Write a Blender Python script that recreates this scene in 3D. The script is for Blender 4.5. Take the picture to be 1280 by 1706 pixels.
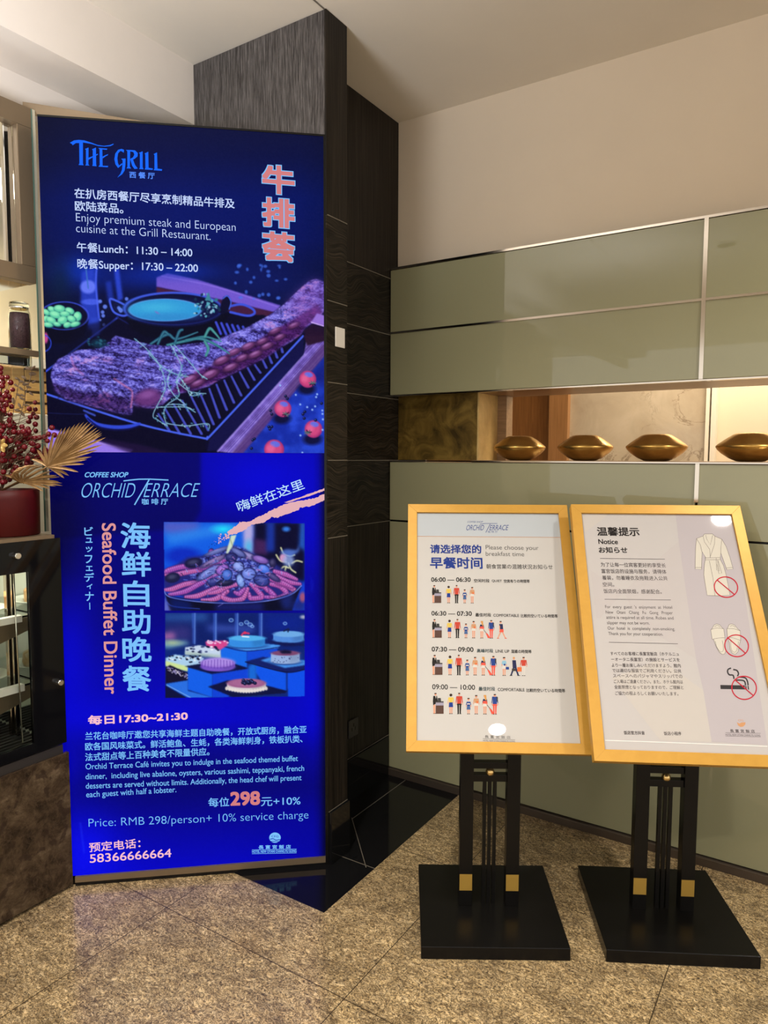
import bpy, bmesh, math, random
import numpy as np
from mathutils import Vector, Matrix
from mathutils.geometry import tessellate_polygon

for _o in list(bpy.data.objects):
    bpy.data.objects.remove(_o)
SC = bpy.context.scene
COL = SC.collection
R = math.radians
PI = math.pi
random.seed(7)
rng = np.random.default_rng(7)

# ------------------------------------------------------------------ camera
FPX, CX, CY, EYE = 1180.0, 640.0, 853.0, 1.5
PITCH, ROLL, YAW = math.atan(92/1180.0), R(0.2), math.atan2(.5425, .840)
_cy, _sy, _cp, _sp, _cr, _sr = math.cos(YAW), math.sin(YAW), math.cos(PITCH), math.sin(PITCH), math.cos(ROLL), math.sin(ROLL)
def _rot(v):
    x, y, z = v
    y, z = y*_cp + z*_sp, -y*_sp + z*_cp
    return Vector((x*_cy - y*_sy, x*_sy + y*_cy, z))
CAM_R0, CAM_F, CAM_U0 = _rot((1,0,0)), _rot((0,1,0)), _rot((0,0,1))
CAM_R = CAM_R0*_cr + CAM_U0*_sr
CAM_U = CAM_U0*_cr - CAM_R0*_sr
cam = bpy.data.cameras.new('camera')
cam_o = bpy.data.objects.new('camera', cam)
COL.objects.link(cam_o)
cam.lens = 36.0*FPX/1706.0
cam.sensor_width = 36.0
cam.clip_start = .02
cam_o.matrix_world = Matrix(((CAM_R.x, CAM_U.x, -CAM_F.x, 0), (CAM_R.y, CAM_U.y, -CAM_F.y, 0), (CAM_R.z, CAM_U.z, -CAM_F.z, EYE), (0,0,0,1)))
SC.camera = cam_o
CAMP = Vector((0,0,EYE))

# ------------------------------------------------------------------ view, world and lights
SC.view_settings.view_transform = 'Standard'
SC.view_settings.look = 'None'
SC.view_settings.gamma = 1
SC.view_settings.use_curve_mapping = False
SC.view_settings.exposure = 0.0
world = bpy.data.worlds.new('lobby_ambience')
SC.world = world
world.use_nodes = True
_bg = world.node_tree.nodes['Background']
_bg.inputs[0].default_value = (1.0, .95, .89, 1)
_bg.inputs[1].default_value = 1.5
def area(name, loc, size, power, col, rot=(0,0,0), spread=180, shape='DISK', size_y=None):
    l = bpy.data.lights.new(name, 'AREA')
    l.energy = power; l.color = col; l.shape = shape; l.size = size
    if size_y: l.size_y = size_y
    l.spread = R(spread)
    o = bpy.data.objects.new(name, l); COL.objects.link(o)
    o.location = loc; o.rotation_euler = rot
    return o
WARM = (1.0, .92, .82)
DOWNLIGHTS = [(-.756,-.102), (.91,-.175), (.768,2.150), (-2.749,-.96), (-2.749,-1.30), (-1.10,.95)]
DLP = [30, 30, 22, 12, 12, 18]
for (x, y), p in zip(DOWNLIGHTS, DLP):
    area('downlight_lamp', (x, y, 2.985), .13, p, WARM, spread=130)
area('ceiling_fill', (-1.35, .15, 1.95), .5, 40, (.86,.90,1.0), rot=(R(170),R(-20),0), spread=160)  # added fill to brighten the left ceiling and bulkhead, not a fitted lamp
area('cabinet_cove_strip', (-2.335, .75, 2.66), .05, .45, (1,.95,.85), rot=(PI,R(-40),0), shape='RECTANGLE', size_y=1.0)
area('far_room_lamp', (-.4, 4.2, 2.9), .8, 60, (1,.86,.66))
area('side_room_lamp', (-2.85, 1.5, 2.55), .4, 14, (1,.88,.68))

# ------------------------------------------------------------------ rays
def ray(u, v):
    return CAM_R*(u-CX) - CAM_U*(v-CY) + CAM_F*FPX
def hit(u, v, p, n, off=0.0):
    """photo pixel -> point on the plane through p with normal n (n towards the viewer), lifted by off"""
    d = ray(u, v)
    t = (Vector(p)-CAMP).dot(n)/d.dot(n)
    return CAMP + d*t + n*off
def onX(u, v, X): return hit(u, v, (X,0,0), Vector((1,0,0)))
def onY(u, v, Y): return hit(u, v, (0,Y,0), Vector((0,-1,0)))

# ------------------------------------------------------------------ materials
def lin(c):
    c = np.asarray(c, float)/255.0
    return np.where(c <= .04045, c/12.92, ((c+.055)/1.055)**2.4)
def L4(*c):
    return tuple(lin(c)) + (1.0,)
_mats = {}
def mat(name, col, rough=.5, metal=0.0, coat=0.0, spec=.5, emis=None, estr=1.0, trans=0.0, ior=1.45, coat_rough=.03, coat_ior=1.5):
    if name in _mats: return _mats[name]
    m = bpy.data.materials.new(name); m.use_nodes = True
    b = m.node_tree.nodes['Principled BSDF']
    b.inputs['Base Color'].default_value = tuple(col[:3])+(1,)
    b.inputs['Roughness'].default_value = rough
    b.inputs['Metallic'].default_value = metal
    b.inputs['Specular IOR Level'].default_value = spec
    b.inputs['Coat Weight'].default_value = coat
    b.inputs['Coat Roughness'].default_value = coat_rough
    b.inputs['Coat IOR'].default_value = coat_ior
    b.inputs['Transmission Weight'].default_value = trans
    b.inputs['IOR'].default_value = ior
    if emis is not None:
        b.inputs['Emission Color'].default_value = tuple(emis[:3])+(1,)
        b.inputs['Emission Strength'].default_value = estr
    _mats[name] = m
    return m
def nodes(m):
    nt = m.node_tree
    return nt, nt.nodes, nt.links, nt.nodes['Principled BSDF']
def ramp(ns, stops, interp='LINEAR'):
    r = ns.new('ShaderNodeValToRGB'); cr = r.color_ramp; cr.interpolation = interp
    while len(cr.elements) < len(stops): cr.elements.new(.5)
    for e, (p, c) in zip(cr.elements, stops):
        e.position = p; e.color = tuple(c[:3])+(1,)
    return r
def coords(ns, ls, scale=(1,1,1), rot=(0,0,0)):
    t = ns.new('ShaderNodeTexCoord'); mp = ns.new('ShaderNodeMapping')
    mp.inputs['Scale'].default_value = scale; mp.inputs['Rotation'].default_value = rot
    ls.new(t.outputs['Object'], mp.inputs['Vector'])
    return mp.outputs['Vector']
def noise(ns, ls, vec, scale, detail=4, rough=.55, dist=0):
    n = ns.new('ShaderNodeTexNoise'); n.inputs['Scale'].default_value = scale
    n.inputs['Detail'].default_value = detail; n.inputs['Roughness'].default_value = rough
    n.inputs['Distortion'].default_value = dist
    ls.new(vec, n.inputs['Vector'])
    return n.outputs['Fac']
def mix(ns, ls, f, a, b, mode='MIX'):
    m = ns.new('ShaderNodeMix'); m.data_type = 'RGBA'; m.blend_type = mode
    for sock, v in ((m.inputs[0], f), (m.inputs[6], a), (m.inputs[7], b)):
        if hasattr(v, 'links'): ls.new(v, sock)
        elif isinstance(v, (int, float)): sock.default_value = v
        else: sock.default_value = tuple(v[:3])+(1,)
    return m.outputs[2]
def bump(ns, ls, h, b, strength=.3, dist=.002):
    n = ns.new('ShaderNodeBump'); n.inputs['Strength'].default_value = strength; n.inputs['Distance'].default_value = dist
    ls.new(h, n.inputs['Height']); ls.new(n.outputs['Normal'], b.inputs['Normal'])

def granite():
    m = mat('polished_granite', (.4,.3,.18), rough=.16, spec=.5)
    nt, ns, ls, b = nodes(m)
    v = coords(ns, ls)
    v2 = coords(ns, ls, (1,1.7,1), (0,0,R(38)))
    big = noise(ns, ls, v2, 9, 5, .6, .8)
    mid = noise(ns, ls, v2, 42, 6, .72, 1.2)
    fine = noise(ns, ls, v, 150, 3, .6, .4)
    r1 = ramp(ns, [(.32, (.15,.10,.05)), (.44, (.42,.305,.155)), (.57, (.62,.475,.27)), (.74, (.75,.62,.41))]); ls.new(mid, r1.inputs[0])
    r2 = ramp(ns, [(.34, (.50,.47,.43)), (.60, (1.15,1.1,1.0))]); ls.new(big, r2.inputs[0])
    c = mix(ns, ls, .75, r1.outputs[0], r2.outputs[0], 'MULTIPLY')
    vein = noise(ns, ls, v2, 30, 8, .78, 2.2)
    r3 = ramp(ns, [(.44, (0,0,0)), (.47, (1,1,1)), (.505, (1,1,1)), (.535, (0,0,0))]); ls.new(vein, r3.inputs[0])
    spots = ramp(ns, [(.37, (1,1,1)), (.45, (0,0,0))]); ls.new(fine, spots.inputs[0])
    mx = ns.new('ShaderNodeMath'); mx.operation = 'MULTIPLY'; ls.new(r3.outputs[0], mx.inputs[0]); mx.inputs[1].default_value = .85
    c = mix(ns, ls, mx.outputs[0], c, (.03,.022,.016))
    mx2 = ns.new('ShaderNodeMath'); mx2.operation = 'MULTIPLY'; ls.new(spots.outputs[0], mx2.inputs[0]); mx2.inputs[1].default_value = .8
    c = mix(ns, ls, mx2.outputs[0], c, (.03,.024,.018))
    # tile joints
    sp = ns.new('ShaderNodeSeparateXYZ'); t = ns.new('ShaderNodeTexCoord'); ls.new(t.outputs['Object'], sp.inputs[0])
    def joint(sock, o0):
        a = ns.new('ShaderNodeMath'); a.operation = 'SUBTRACT'; ls.new(sock, a.inputs[0]); a.inputs[1].default_value = o0
        w = ns.new('ShaderNodeMath'); w.operation = 'PINGPONG'; ls.new(a.outputs[0], w.inputs[0]); w.inputs[1].default_value = .365
        l = ns.new('ShaderNodeMath'); l.operation = 'LESS_THAN'; ls.new(w.outputs[0], l.inputs[0]); l.inputs[1].default_value = .0014
        return l.outputs[0]
    jx, jy = joint(sp.outputs[0], -1.095), joint(sp.outputs[1], 1.50)
    j = ns.new('ShaderNodeMath'); j.operation = 'MAXIMUM'; ls.new(jx, j.inputs[0]); ls.new(jy, j.inputs[1])
    jm = ns.new('ShaderNodeMath'); jm.operation = 'MULTIPLY'; ls.new(j.outputs[0], jm.inputs[0]); jm.inputs[1].default_value = 1.5
    c = mix(ns, ls, jm.outputs[0], c, (.04,.028,.016))
    ls.new(c, b.inputs['Base Color'])
    return m
def brown_marble():
    m = mat('brown_marble', (.15,.1,.06), rough=.2, spec=.4)
    nt, ns, ls, b = nodes(m)
    v = coords(ns, ls)
    n1 = noise(ns, ls, v, 12, 9, .74, .25)
    r1 = ramp(ns, [(.34,(.009,.005,.004)), (.46,(.034,.021,.012)), (.56,(.062,.041,.023)), (.70,(.13,.092,.055))]); ls.new(n1, r1.inputs[0])
    vo = ns.new('ShaderNodeTexVoronoi'); vo.inputs['Scale'].default_value = 15; vo.feature = 'DISTANCE_TO_EDGE'
    dn = ns.new('ShaderNodeTexNoise'); dn.inputs['Scale'].default_value = 12; dn.inputs['Detail'].default_value = 5
    ls.new(v, dn.inputs['Vector'])
    mv = mix(ns, ls, .22, v, dn.outputs['Color'])
    ls.new(mv, vo.inputs['Vector'])
    vein = ramp(ns, [(.0,(1,1,1)), (.035,(0,0,0))]); ls.new(vo.outputs['Distance'], vein.inputs[0])
    f = ns.new('ShaderNodeMath'); f.operation = 'MULTIPLY'; ls.new(vein.outputs[0], f.inputs[0]); f.inputs[1].default_value = .13
    c = mix(ns, ls, f.outputs[0], r1.outputs[0], (.16,.115,.07))
    n2 = noise(ns, ls, v, 19, 4, .5, .4)
    dk = ramp(ns, [(.57,(0,0,0)), (.625,(1,1,1))]); ls.new(n2, dk.inputs[0])
    f2 = ns.new('ShaderNodeMath'); f2.operation = 'MULTIPLY'; ls.new(dk.outputs[0], f2.inputs[0]); f2.inputs[1].default_value = .7
    c = mix(ns, ls, f2.outputs[0], c, (.022,.012,.009))
    ls.new(c, b.inputs['Base Color'])
    return m
def dark_wood(name, vertical, lo, hi, k=1.0):
    m = mat(name, lo, rough=.45, spec=.2)
    nt, ns, ls, b = nodes(m)
    if vertical:
        v = coords(ns, ls, (95*k,95*k,2.6 if k == 1 else 12))
        n = noise(ns, ls, v, 1, 5, .7, .35)
        r = ramp(ns, [(.38, lo), (.56, tuple(.45*(a+c) for a, c in zip(lo, hi))), (.72, hi)]); ls.new(n, r.inputs[0])
        ls.new(r.outputs[0], b.inputs['Base Color']); bump(ns, ls, n, b, .25)
    else:
        v = coords(ns, ls)
        t = ns.new('ShaderNodeTexNoise'); t.inputs['Scale'].default_value = 5.2; t.inputs['Detail'].default_value = 1; ls.new(v, t.inputs['Vector'])
        sep = ns.new('ShaderNodeSeparateXYZ'); ls.new(v, sep.inputs[0])
        a = ns.new('ShaderNodeMath'); a.operation = 'MULTIPLY_ADD'; ls.new(t.outputs['Fac'], a.inputs[0]); a.inputs[1].default_value = .16; ls.new(sep.outputs[2], a.inputs[2])
        cmb = ns.new('ShaderNodeCombineXYZ'); ls.new(a.outputs[0], cmb.inputs[2])
        for i in (0, 1):
            k = ns.new('ShaderNodeMath'); k.operation = 'MULTIPLY'; ls.new(sep.outputs[i], k.inputs[0]); k.inputs[1].default_value = .035; ls.new(k.outputs[0], cmb.inputs[i])
        n = noise(ns, ls, cmb.outputs[0], 190, 3, .75)
        r = ramp(ns, [(.42, lo), (.60, tuple(.4*(a_+c) for a_, c in zip(lo, hi))), (.78, hi)]); ls.new(n, r.inputs[0])
        ls.new(r.outputs[0], b.inputs['Base Color'])
        bump(ns, ls, n, b, .2)
    return m
def plaster(name, col, amt=.06, scale=3):
    m = mat(name, col, rough=.75, spec=.2)
    nt, ns, ls, b = nodes(m)
    n = noise(ns, ls, coords(ns, ls), scale, 5, .6)
    r = ramp(ns, [(.3, tuple(c*(1-amt) for c in col)), (.7, tuple(min(1, c*(1+amt)) for c in col))]); ls.new(n, r.inputs[0])
    ls.new(r.outputs[0], b.inputs['Base Color'])
    return m
def mottled(name, stops, scale, rough=.4, metal=0.0, detail=6, dist=.6, stretch=(1,1,1), spec=.5):
    m = mat(name, stops[0][1], rough=rough, metal=metal, spec=spec)
    nt, ns, ls, b = nodes(m)
    n = noise(ns, ls, coords(ns, ls, stretch), scale, detail, .62, dist)
    r = ramp(ns, stops); ls.new(n, r.inputs[0]); ls.new(r.outputs[0], b.inputs['Base Color'])
    return m
def cream_marble():
    m = mottled('cream_marble', [(.3,(.42,.35,.26)), (.55,(.50,.43,.33)), (.8,(.58,.51,.41))], 4, rough=.12)
    nt, ns, ls, b = nodes(m)
    v = coords(ns, ls)
    n = noise(ns, ls, v, 3.2, 7, .62, 1.6)
    r = ramp(ns, [(.485,(0,0,0)), (.5,(1,1,1)), (.515,(0,0,0))]); ls.new(n, r.inputs[0])
    n2 = noise(ns, ls, v, 2.3, 3, .5)
    g = ramp(ns, [(.40,(0,0,0)), (.52,(.9,.9,.9))]); ls.new(n2, g.inputs[0])
    k = ns.new('ShaderNodeMath'); k.operation = 'MULTIPLY'; ls.new(r.outputs[0], k.inputs[0]); ls.new(g.outputs[0], k.inputs[1])
    base = b.inputs['Base Color'].links[0].from_socket
    ls.new(mix(ns, ls, k.outputs[0], base, (.20,.15,.10)), b.inputs['Base Color'])
    return m

M = {}
M['granite'] = granite()
M['marble'] = brown_marble()
M['wood_v'] = dark_wood('dark_oak_vertical_grain', True, (.006,.0048,.004), (.034,.026,.019))
M['wood_h'] = dark_wood('dark_oak_cross_grain', False, (.0042,.0034,.0026), (.058,.045,.031))
M['wood_top'] = dark_wood('lit_oak_vertical_grain', True, (.030,.026,.024), (.190,.172,.160), 2.6)  # paler copy of the oak, the light on the wing front is in its colour
M['black_stone'] = mat('black_stone', (.006,.006,.0065), rough=.08, spec=.35)
M['joint'] = mat('grey_joint', (.16,.14,.11), rough=.5)
M['white_wall'] = plaster('warm_white_plaster', (.68,.575,.44), .02)
M['ceiling'] = plaster('ceiling_plaster', (.72,.655,.55), .02)
M['bulkhead'] = plaster('bulkhead_plaster', (.70,.63,.55), .03)
M['soffit'] = plaster('soffit_plaster', (.55,.48,.41), .03)
M['glass'] = mat('olive_back_painted_glass', (.300,.292,.172), rough=.35, spec=.2, coat=1.0, coat_rough=.015)
M['steel'] = mat('polished_steel', (.60,.54,.46), rough=.12, metal=1)
M['steel_brown'] = mat('bronze_steel', (.245,.182,.115), rough=.32, metal=.6)
M['plinth'] = mat('brown_steel_plinth', (.11,.085,.065), rough=.35, metal=.6)
M['chrome'] = mat('chrome', (.86,.88,.88), rough=.06, metal=1)
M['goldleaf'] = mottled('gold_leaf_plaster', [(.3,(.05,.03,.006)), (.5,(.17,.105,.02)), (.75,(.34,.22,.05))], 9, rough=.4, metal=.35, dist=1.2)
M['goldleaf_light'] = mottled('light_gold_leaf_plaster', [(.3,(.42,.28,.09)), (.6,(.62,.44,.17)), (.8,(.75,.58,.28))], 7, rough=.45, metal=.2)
M['niche_wood'] = mottled('brown_veneer', [(.3,(.20,.115,.055)), (.7,(.34,.21,.11))], 3, rough=.3, stretch=(2,30,30))
M['door_wood'] = mottled('walnut_door_veneer', [(.3,(.16,.065,.018)), (.7,(.26,.115,.035))], 3, rough=.4, stretch=(30,30,1.2))
M['door_frame'] = mottled('walnut_frame_veneer', [(.3,(.26,.125,.045)), (.7,(.36,.18,.07))], 3, rough=.4, stretch=(30,30,1.2))
M['cream_marble'] = cream_marble()
M['white_paint'] = mat('white_paint', (.78,.72,.62), rough=.5)
M['vessel'] = mottled('gold_lacquer', [(.3,(.42,.24,.055)), (.7,(.66,.42,.12))], 14, rough=.27, metal=.9)
M['gold_frame'] = mottled('satin_gold_frame', [(.3,(.49,.262,.036)), (.7,(.54,.295,.045))], 22, rough=.42, metal=.2, detail=3)
M['black_lacquer'] = mat('black_lacquer', (.005,.0046,.0043), rough=.25, spec=.25)
M['brass'] = mat('brass', (.72,.50,.20), rough=.25, metal=.9)
M['gold_inlay'] = mat('gold_inlay', (.42,.26,.05), rough=.4, metal=.4)
M['black_glass'] = mat('black_glass', (.004,.004,.005), rough=.05, spec=.35)
M['clear_glass'] = mat('clear_glass', (.95,1,.97), rough=.0, trans=1, ior=1.12)
M['green_glass'] = mat('glass_edge', (.10,.17,.13), rough=.1, spec=.6, coat=.5)
M['cream_wall'] = plaster('cream_wall', (.72,.62,.46), .02)
M['pine'] = mottled('honey_pine', [(.3,(.46,.25,.075)), (.55,(.60,.36,.13)), (.8,(.70,.46,.20))], 4, rough=.45, stretch=(3,3,22))
M['white_plastic'] = mat('white_plastic', (.75,.72,.66), rough=.4)
M['dark_plastic'] = mat('dark_plastic', (.022,.019,.018), rough=.4)
M['red_pot'] = mottled('dark_red_ceramic', [(.3,(.048,.001,.0015)), (.7,(.066,.0015,.002))], 20, rough=.5, spec=.3)
M['berry'] = mat('red_berry', (.13,.0015,.007), rough=.28, spec=.5)
M['stem'] = mat('brown_stem', (.10,.05,.025), rough=.6)
M['palm'] = mottled('gilded_palm', [(.3,(.17,.09,.032)), (.7,(.36,.215,.085))], 30, rough=.42, metal=.35)
M['dry_leaf'] = mottled('dry_brown_leaf', [(.3,(.06,.034,.017)), (.7,(.15,.092,.05))], 40, rough=.5)
M['gold_petal'] = mat('gold_petal', (.62,.42,.14), rough=.3, metal=.7)
M['jar_fill'] = mottled('dark_purple_grain', [(.35,(.035,.012,.018)), (.65,(.10,.045,.06))], 220, rough=.5, detail=2)
M['plate'] = mat('white_china', (.72,.74,.66), rough=.2)
M['lamp_glow'] = mat('lamp_glow', (1,1,1), emis=(1.0,.88,.70), estr=150)

# ------------------------------------------------------------------ mesh helpers
class MB:
    def __init__(s): s.v = []; s.f = []; s.mi = []; s.sm = []
    def add(s, vs, fs, mi=0, smooth=False):
        b = len(s.v)
        s.v += [tuple(p) for p in vs]
        for f in fs: s.f.append(tuple(b+i for i in f)); s.mi.append(mi); s.sm.append(smooth)
        return s
    def box(s, x0, x1, y0, y1, z0, z1, mi=0):
        return s.hexa([(x0,y0),(x1,y0),(x1,y1),(x0,y1)], z0, z1, mi)
    def hexa(s, plan, z0, z1, mi=0):
        """prism: a counter-clockwise plan polygon raised from z0 to z1 (either may be a list)"""
        n = len(plan)
        zb = z0 if isinstance(z0, (list, tuple)) else [z0]*n
        zt = z1 if isinstance(z1, (list, tuple)) else [z1]*n
        vs = [(p[0], p[1], z) for p, z in zip(plan, zb)] + [(p[0], p[1], z) for p, z in zip(plan, zt)]
        fs = [tuple(range(n))[::-1], tuple(range(n, 2*n))] + [(i, (i+1) % n, n+(i+1) % n, n+i) for i in range(n)]
        return s.add(vs, fs, mi)
    def obox(s, c, u, v, w, a, b, d, mi=0):
        """box centred at c with half sizes a,b,d along unit axes u,v,w"""
        c, u, v, w = map(Vector, (c, u, v, w))
        vs = [c+u*(a*i)+v*(b*j)+w*(d*k) for k in (-1,1) for j in (-1,1) for i in (-1,1)]
        return s.add(vs, [(0,2,3,1),(4,5,7,6),(0,1,5,4),(2,6,7,3),(0,4,6,2),(1,3,7,5)], mi)
    def lathe(s, c, prof, n=32, mi=0, axis='Z', smooth=True):
        vs = []
        for r, z in prof:
            for k in range(n):
                a = 2*PI*k/n
                p = (r*math.cos(a), r*math.sin(a), z)
                if axis == 'X': p = (p[2], p[0], p[1])
                if axis == 'Y': p = (p[0], p[2], p[1])
                vs.append((c[0]+p[0], c[1]+p[1], c[2]+p[2]))
        fs = []
        for i in range(len(prof)-1):
            for k in range(n):
                a, b = i*n+k, i*n+(k+1) % n
                fs.append((a, b, b+n, a+n))
        s.add(vs, fs, mi, smooth)
        for i, flip in ((0, True), (len(prof)-1, False)):
            if prof[i][0] > 1e-5:
                base = len(s.v)-len(vs)
                f = [base+i*n+k for k in range(n)]
                s.f.append(tuple(f[::-1] if flip else f)); s.mi.append(mi); s.sm.append(False)
        return s
    def sphere(s, c, r, nu=14, nv=8, mi=0, squash=1):
        prof = [(max(1e-6, r*math.sin(PI*i/nv)), -r*squash*math.cos(PI*i/nv)) for i in range(nv+1)]
        return s.lathe(c, prof, nu, mi)
    def tube(s, pts, r, n=8, mi=0):
        pts = [Vector(p) for p in pts]
        rs = r if isinstance(r, (list, tuple)) else [r]*len(pts)
        vs = []; up = Vector((.13,.31,.94)).normalized()
        for i, p in enumerate(pts):
            t = (pts[min(i+1, len(pts)-1)] - pts[max(i-1, 0)]).normalized()
            a = t.cross(up)
            if a.length < 1e-3: a = t.cross(Vector((1,0,0)))
            a.normalize(); b = t.cross(a)
            vs += [p + (a*math.cos(2*PI*k/n)+b*math.sin(2*PI*k/n))*rs[i] for k in range(n)]
        fs = [(i*n+k, i*n+(k+1) % n, (i+1)*n+(k+1) % n, (i+1)*n+k) for i in range(len(pts)-1) for k in range(n)]
        fs += [tuple(range(n))[::-1], tuple((len(pts)-1)*n+k for k in range(n))]
        return s.add(vs, fs, mi, True)
    def build(s, name, mats, parent=None, bevel=0, loc=None):
        me = bpy.data.meshes.new(name)
        base = Vector(parent['_w']) if parent is not None and '_w' in parent else Vector((0,0,0))
        l = Vector(loc) if loc is not None else base
        vs = [tuple(Vector(p)-l) for p in s.v]
        me.from_pydata(vs, [], s.f)
        if not isinstance(mats, (list, tuple)): mats = [mats]
        for m in mats: me.materials.append(m)
        me.polygons.foreach_set('material_index', s.mi)
        me.polygons.foreach_set('use_smooth', s.sm)
        me.update()
        o = bpy.data.objects.new(name, me); COL.objects.link(o)
        if parent is not None: o.parent = parent
        o.location = l - base
        o['_w'] = tuple(l)
        if bevel:
            bm = o.modifiers.new('bevel', 'BEVEL'); bm.width = bevel; bm.segments = 2; bm.limit_method = 'ANGLE'
        return o
def tag(o, label, cat, group=None, kind=None):
    if label: o['label'] = label
    if cat: o['category'] = cat
    if group: o['group'] = group
    if kind: o['kind'] = kind
    return o
def thing(name, loc, label=None, cat=None, group=None):
    o = bpy.data.objects.new(name, None); COL.objects.link(o)
    o.empty_display_size = .05
    o.location = loc; o['_w'] = tuple(loc)
    return tag(o, label, cat, group)
def struct(name, mb, m, parent=None, bevel=0):
    o = mb.build(name, m, parent, bevel)
    if parent is None: o['kind'] = 'structure'
    return o

# ================================================================== THE SETTING
def B(*a): return MB().box(*a)
fl_ = MB(); fl_.box(-5, 4, -5, 1.765, -.05, 0); fl_.box(-1.37, 4, 1.765, 6, -.05, 0); fl_.box(-5, -2.6, 1.765, 6, -.05, 0)
struct('floor', fl_, M['granite'])
fb = struct('floor_border', B(-2.6, -1.37, 1.765, 2.82, -.05, 0), M['black_stone'])
for a, b in (((-1.525,2.063),(-1.37,2.066)), ((-1.40,2.055),(-1.652,2.318)), ((-1.645,2.31),(-1.643,2.735))):
    t = Vector((b[0]-a[0], b[1]-a[1], 0)); ln = t.length; t.normalize()
    MB().obox(((a[0]+b[0])/2, (a[1]+b[1])/2, .0002), t, (-t.y, t.x, 0), (0,0,1), ln/2, .0012, .0004).build('joint_line', M['joint'], fb)
ceil = struct('ceiling', B(-5, 4, -5, 6, 3.0, 3.05), M['ceiling'])
struct('trim_1', B(-1.534, -1.529, -4, 1.99, 2.9975, 3.0), M['joint'])

GX0, GY, JX = -1.75, 2.752, -.437
# white wall behind the cladding and below the niche
wb = MB(); wb.box(-1.75, 4, 2.82, 3.10, 1.79, 3.0); wb.box(-1.75, 4, 2.82, 3.10, 0, 1.475)
wall_back = struct('wall_back', wb, M['white_wall'])
def cladding(name, x0, x1, z0, z1):
    g = .004
    return B(x0+g, x1-g, GY, 2.819, z0+g, z1-g).build(name, M['glass'], wall_back, bevel=.0015)
for z0, z1 in ((2.057, 2.338), (1.776, 2.057), (1.207, 1.480)):
    cladding('glass_panel', GX0, JX, z0, z1); cladding('glass_panel', JX, 1.2, z0, z1); cladding('glass_panel', 1.2, 3.2, z0, z1)
cladding('glass_panel', GX0, 1.2, .032, 1.207)
cladding('glass_panel', 1.2, 3.2, .032, 1.207)
for z in (2.340, 2.057):
    B(GX0, 3.2, GY-.004, GY+.02, z-.0045, z+.0045).build('steel_strip', M['steel'], wall_back)
B(GX0, 3.2, GY-.003, GY+.02, 1.773, 1.778).build('steel_strip', M['steel'], wall_back)
B(GX0, 3.2, GY-.004, GY+.015, 1.4795, 1.4845).build('steel_strip', M['steel'], wall_back)
for z0, z1 in ((1.779, 2.338), (1.34, 1.479)):
    B(JX-.007, JX+.007, GY-.005, GY+.02, z0, z1).build('steel_strip', M['steel'], wall_back)
B(GX0, 3.2, GY+.012, GY+.03, 1.203, 1.211).build('shadow_gap', M['black_lacquer'], wall_back)
struct('baseboard_back', B(GX0, 4, 2.738, 2.819, 0, .032), M['plinth'], bevel=.001)
# display niche through the wall
niche = thing('wall_niche', (-1.0, 2.9, 1.48)); niche['kind'] = 'structure'
B(-1.34, 4, GY+.015, 3.11, 1.476, 1.4865).build('shelf', M['niche_wood'], niche)
B(-1.75, 4, GY+.02, 3.11, 1.7785, 1.79).build('soffit', M['niche_wood'], niche)
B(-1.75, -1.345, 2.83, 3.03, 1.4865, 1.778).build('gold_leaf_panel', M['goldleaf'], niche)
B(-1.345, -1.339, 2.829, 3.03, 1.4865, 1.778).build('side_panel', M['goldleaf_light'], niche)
B(-1.40, -1.295, 3.03, 3.10, 1.4865, 1.778).build('frame', M['niche_wood'], niche)
# the room seen through the niche
FY = 4.6
fx = lambda u: onY(u, 700, FY).x
struct('wall_far', B(-3.5, 5, FY+.05, FY+.1, 0, 3.0), M['white_wall'])
door = struct('door_1', B(fx(838)-.6, fx(919), FY-.0, FY+.05, 0, 2.1), M['door_wood'])
B(fx(919), fx(950), FY-.05, FY+.05, 0, 2.3).build('door_frame', M['door_frame'], door)
struct('trim_2', B(fx(950), fx(1177), FY+.0, FY+.05, 0, 3.0), M['cream_marble'])
struct('trim_3', B(fx(1177), fx(1183), FY-.03, FY+.05, 0, 3.0), M['white_paint'])
struct('trim_4', B(fx(1186), fx(1194), FY-.03, FY+.05, 0, 3.0), M['white_paint'])

# dark oak clad pier on the left of the niche wall
wall_left = struct('wall_left', B(-2.6, -1.757, 2.111, 3.1, 0, 3.0), M['black_lacquer'])
zs = [.187, 1.205, 1.484, 1.765, 2.05, 2.300, 3.0]
for i in range(6):
    g = .0015
    B(-1.757, -1.750, 2.111, 2.829, zs[i]+g, zs[i+1]-g).build('oak_panel', M['wood_v'] if i in (0, 5) else M['wood_h'], wall_left)
    B(-1.757, -1.7485, 2.111, 2.829, zs[i]-g, zs[i]+g).build('joint_line', M['joint'], wall_left)
struct('baseboard_left', B(-1.75, -1.738, 2.111, 2.738, 0, .187), M['black_stone'], bevel=.001)
wing = struct('wall_wing', B(-2.165, -1.532, 1.997, 2.111, 0, 3.0), M['black_lacquer'])
zs = [.2, 1.21, 1.487, 1.76, 2.041, 2.328, 3.0]
for i in range(6):
    g = .0015
    B(-1.532, -1.525, 1.9905, 2.111, zs[i]+g, zs[i+1]-g).build('oak_panel', M['wood_v'] if i in (0, 5) else M['wood_h'], wing)
    B(-1.532, -1.5235, 1.9965, 2.111, zs[i]-g, zs[i]+g).build('joint_line', M['joint'], wing)
B(-2.165, -1.532, 1.9905, 1.997, .2, 2.9975).build('oak_panel', M['wood_top'], wing)
struct('baseboard_wing', B(-1.532, -1.513, 1.9968, 2.111, 0, .2), M['black_stone'], bevel=.001)

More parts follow.
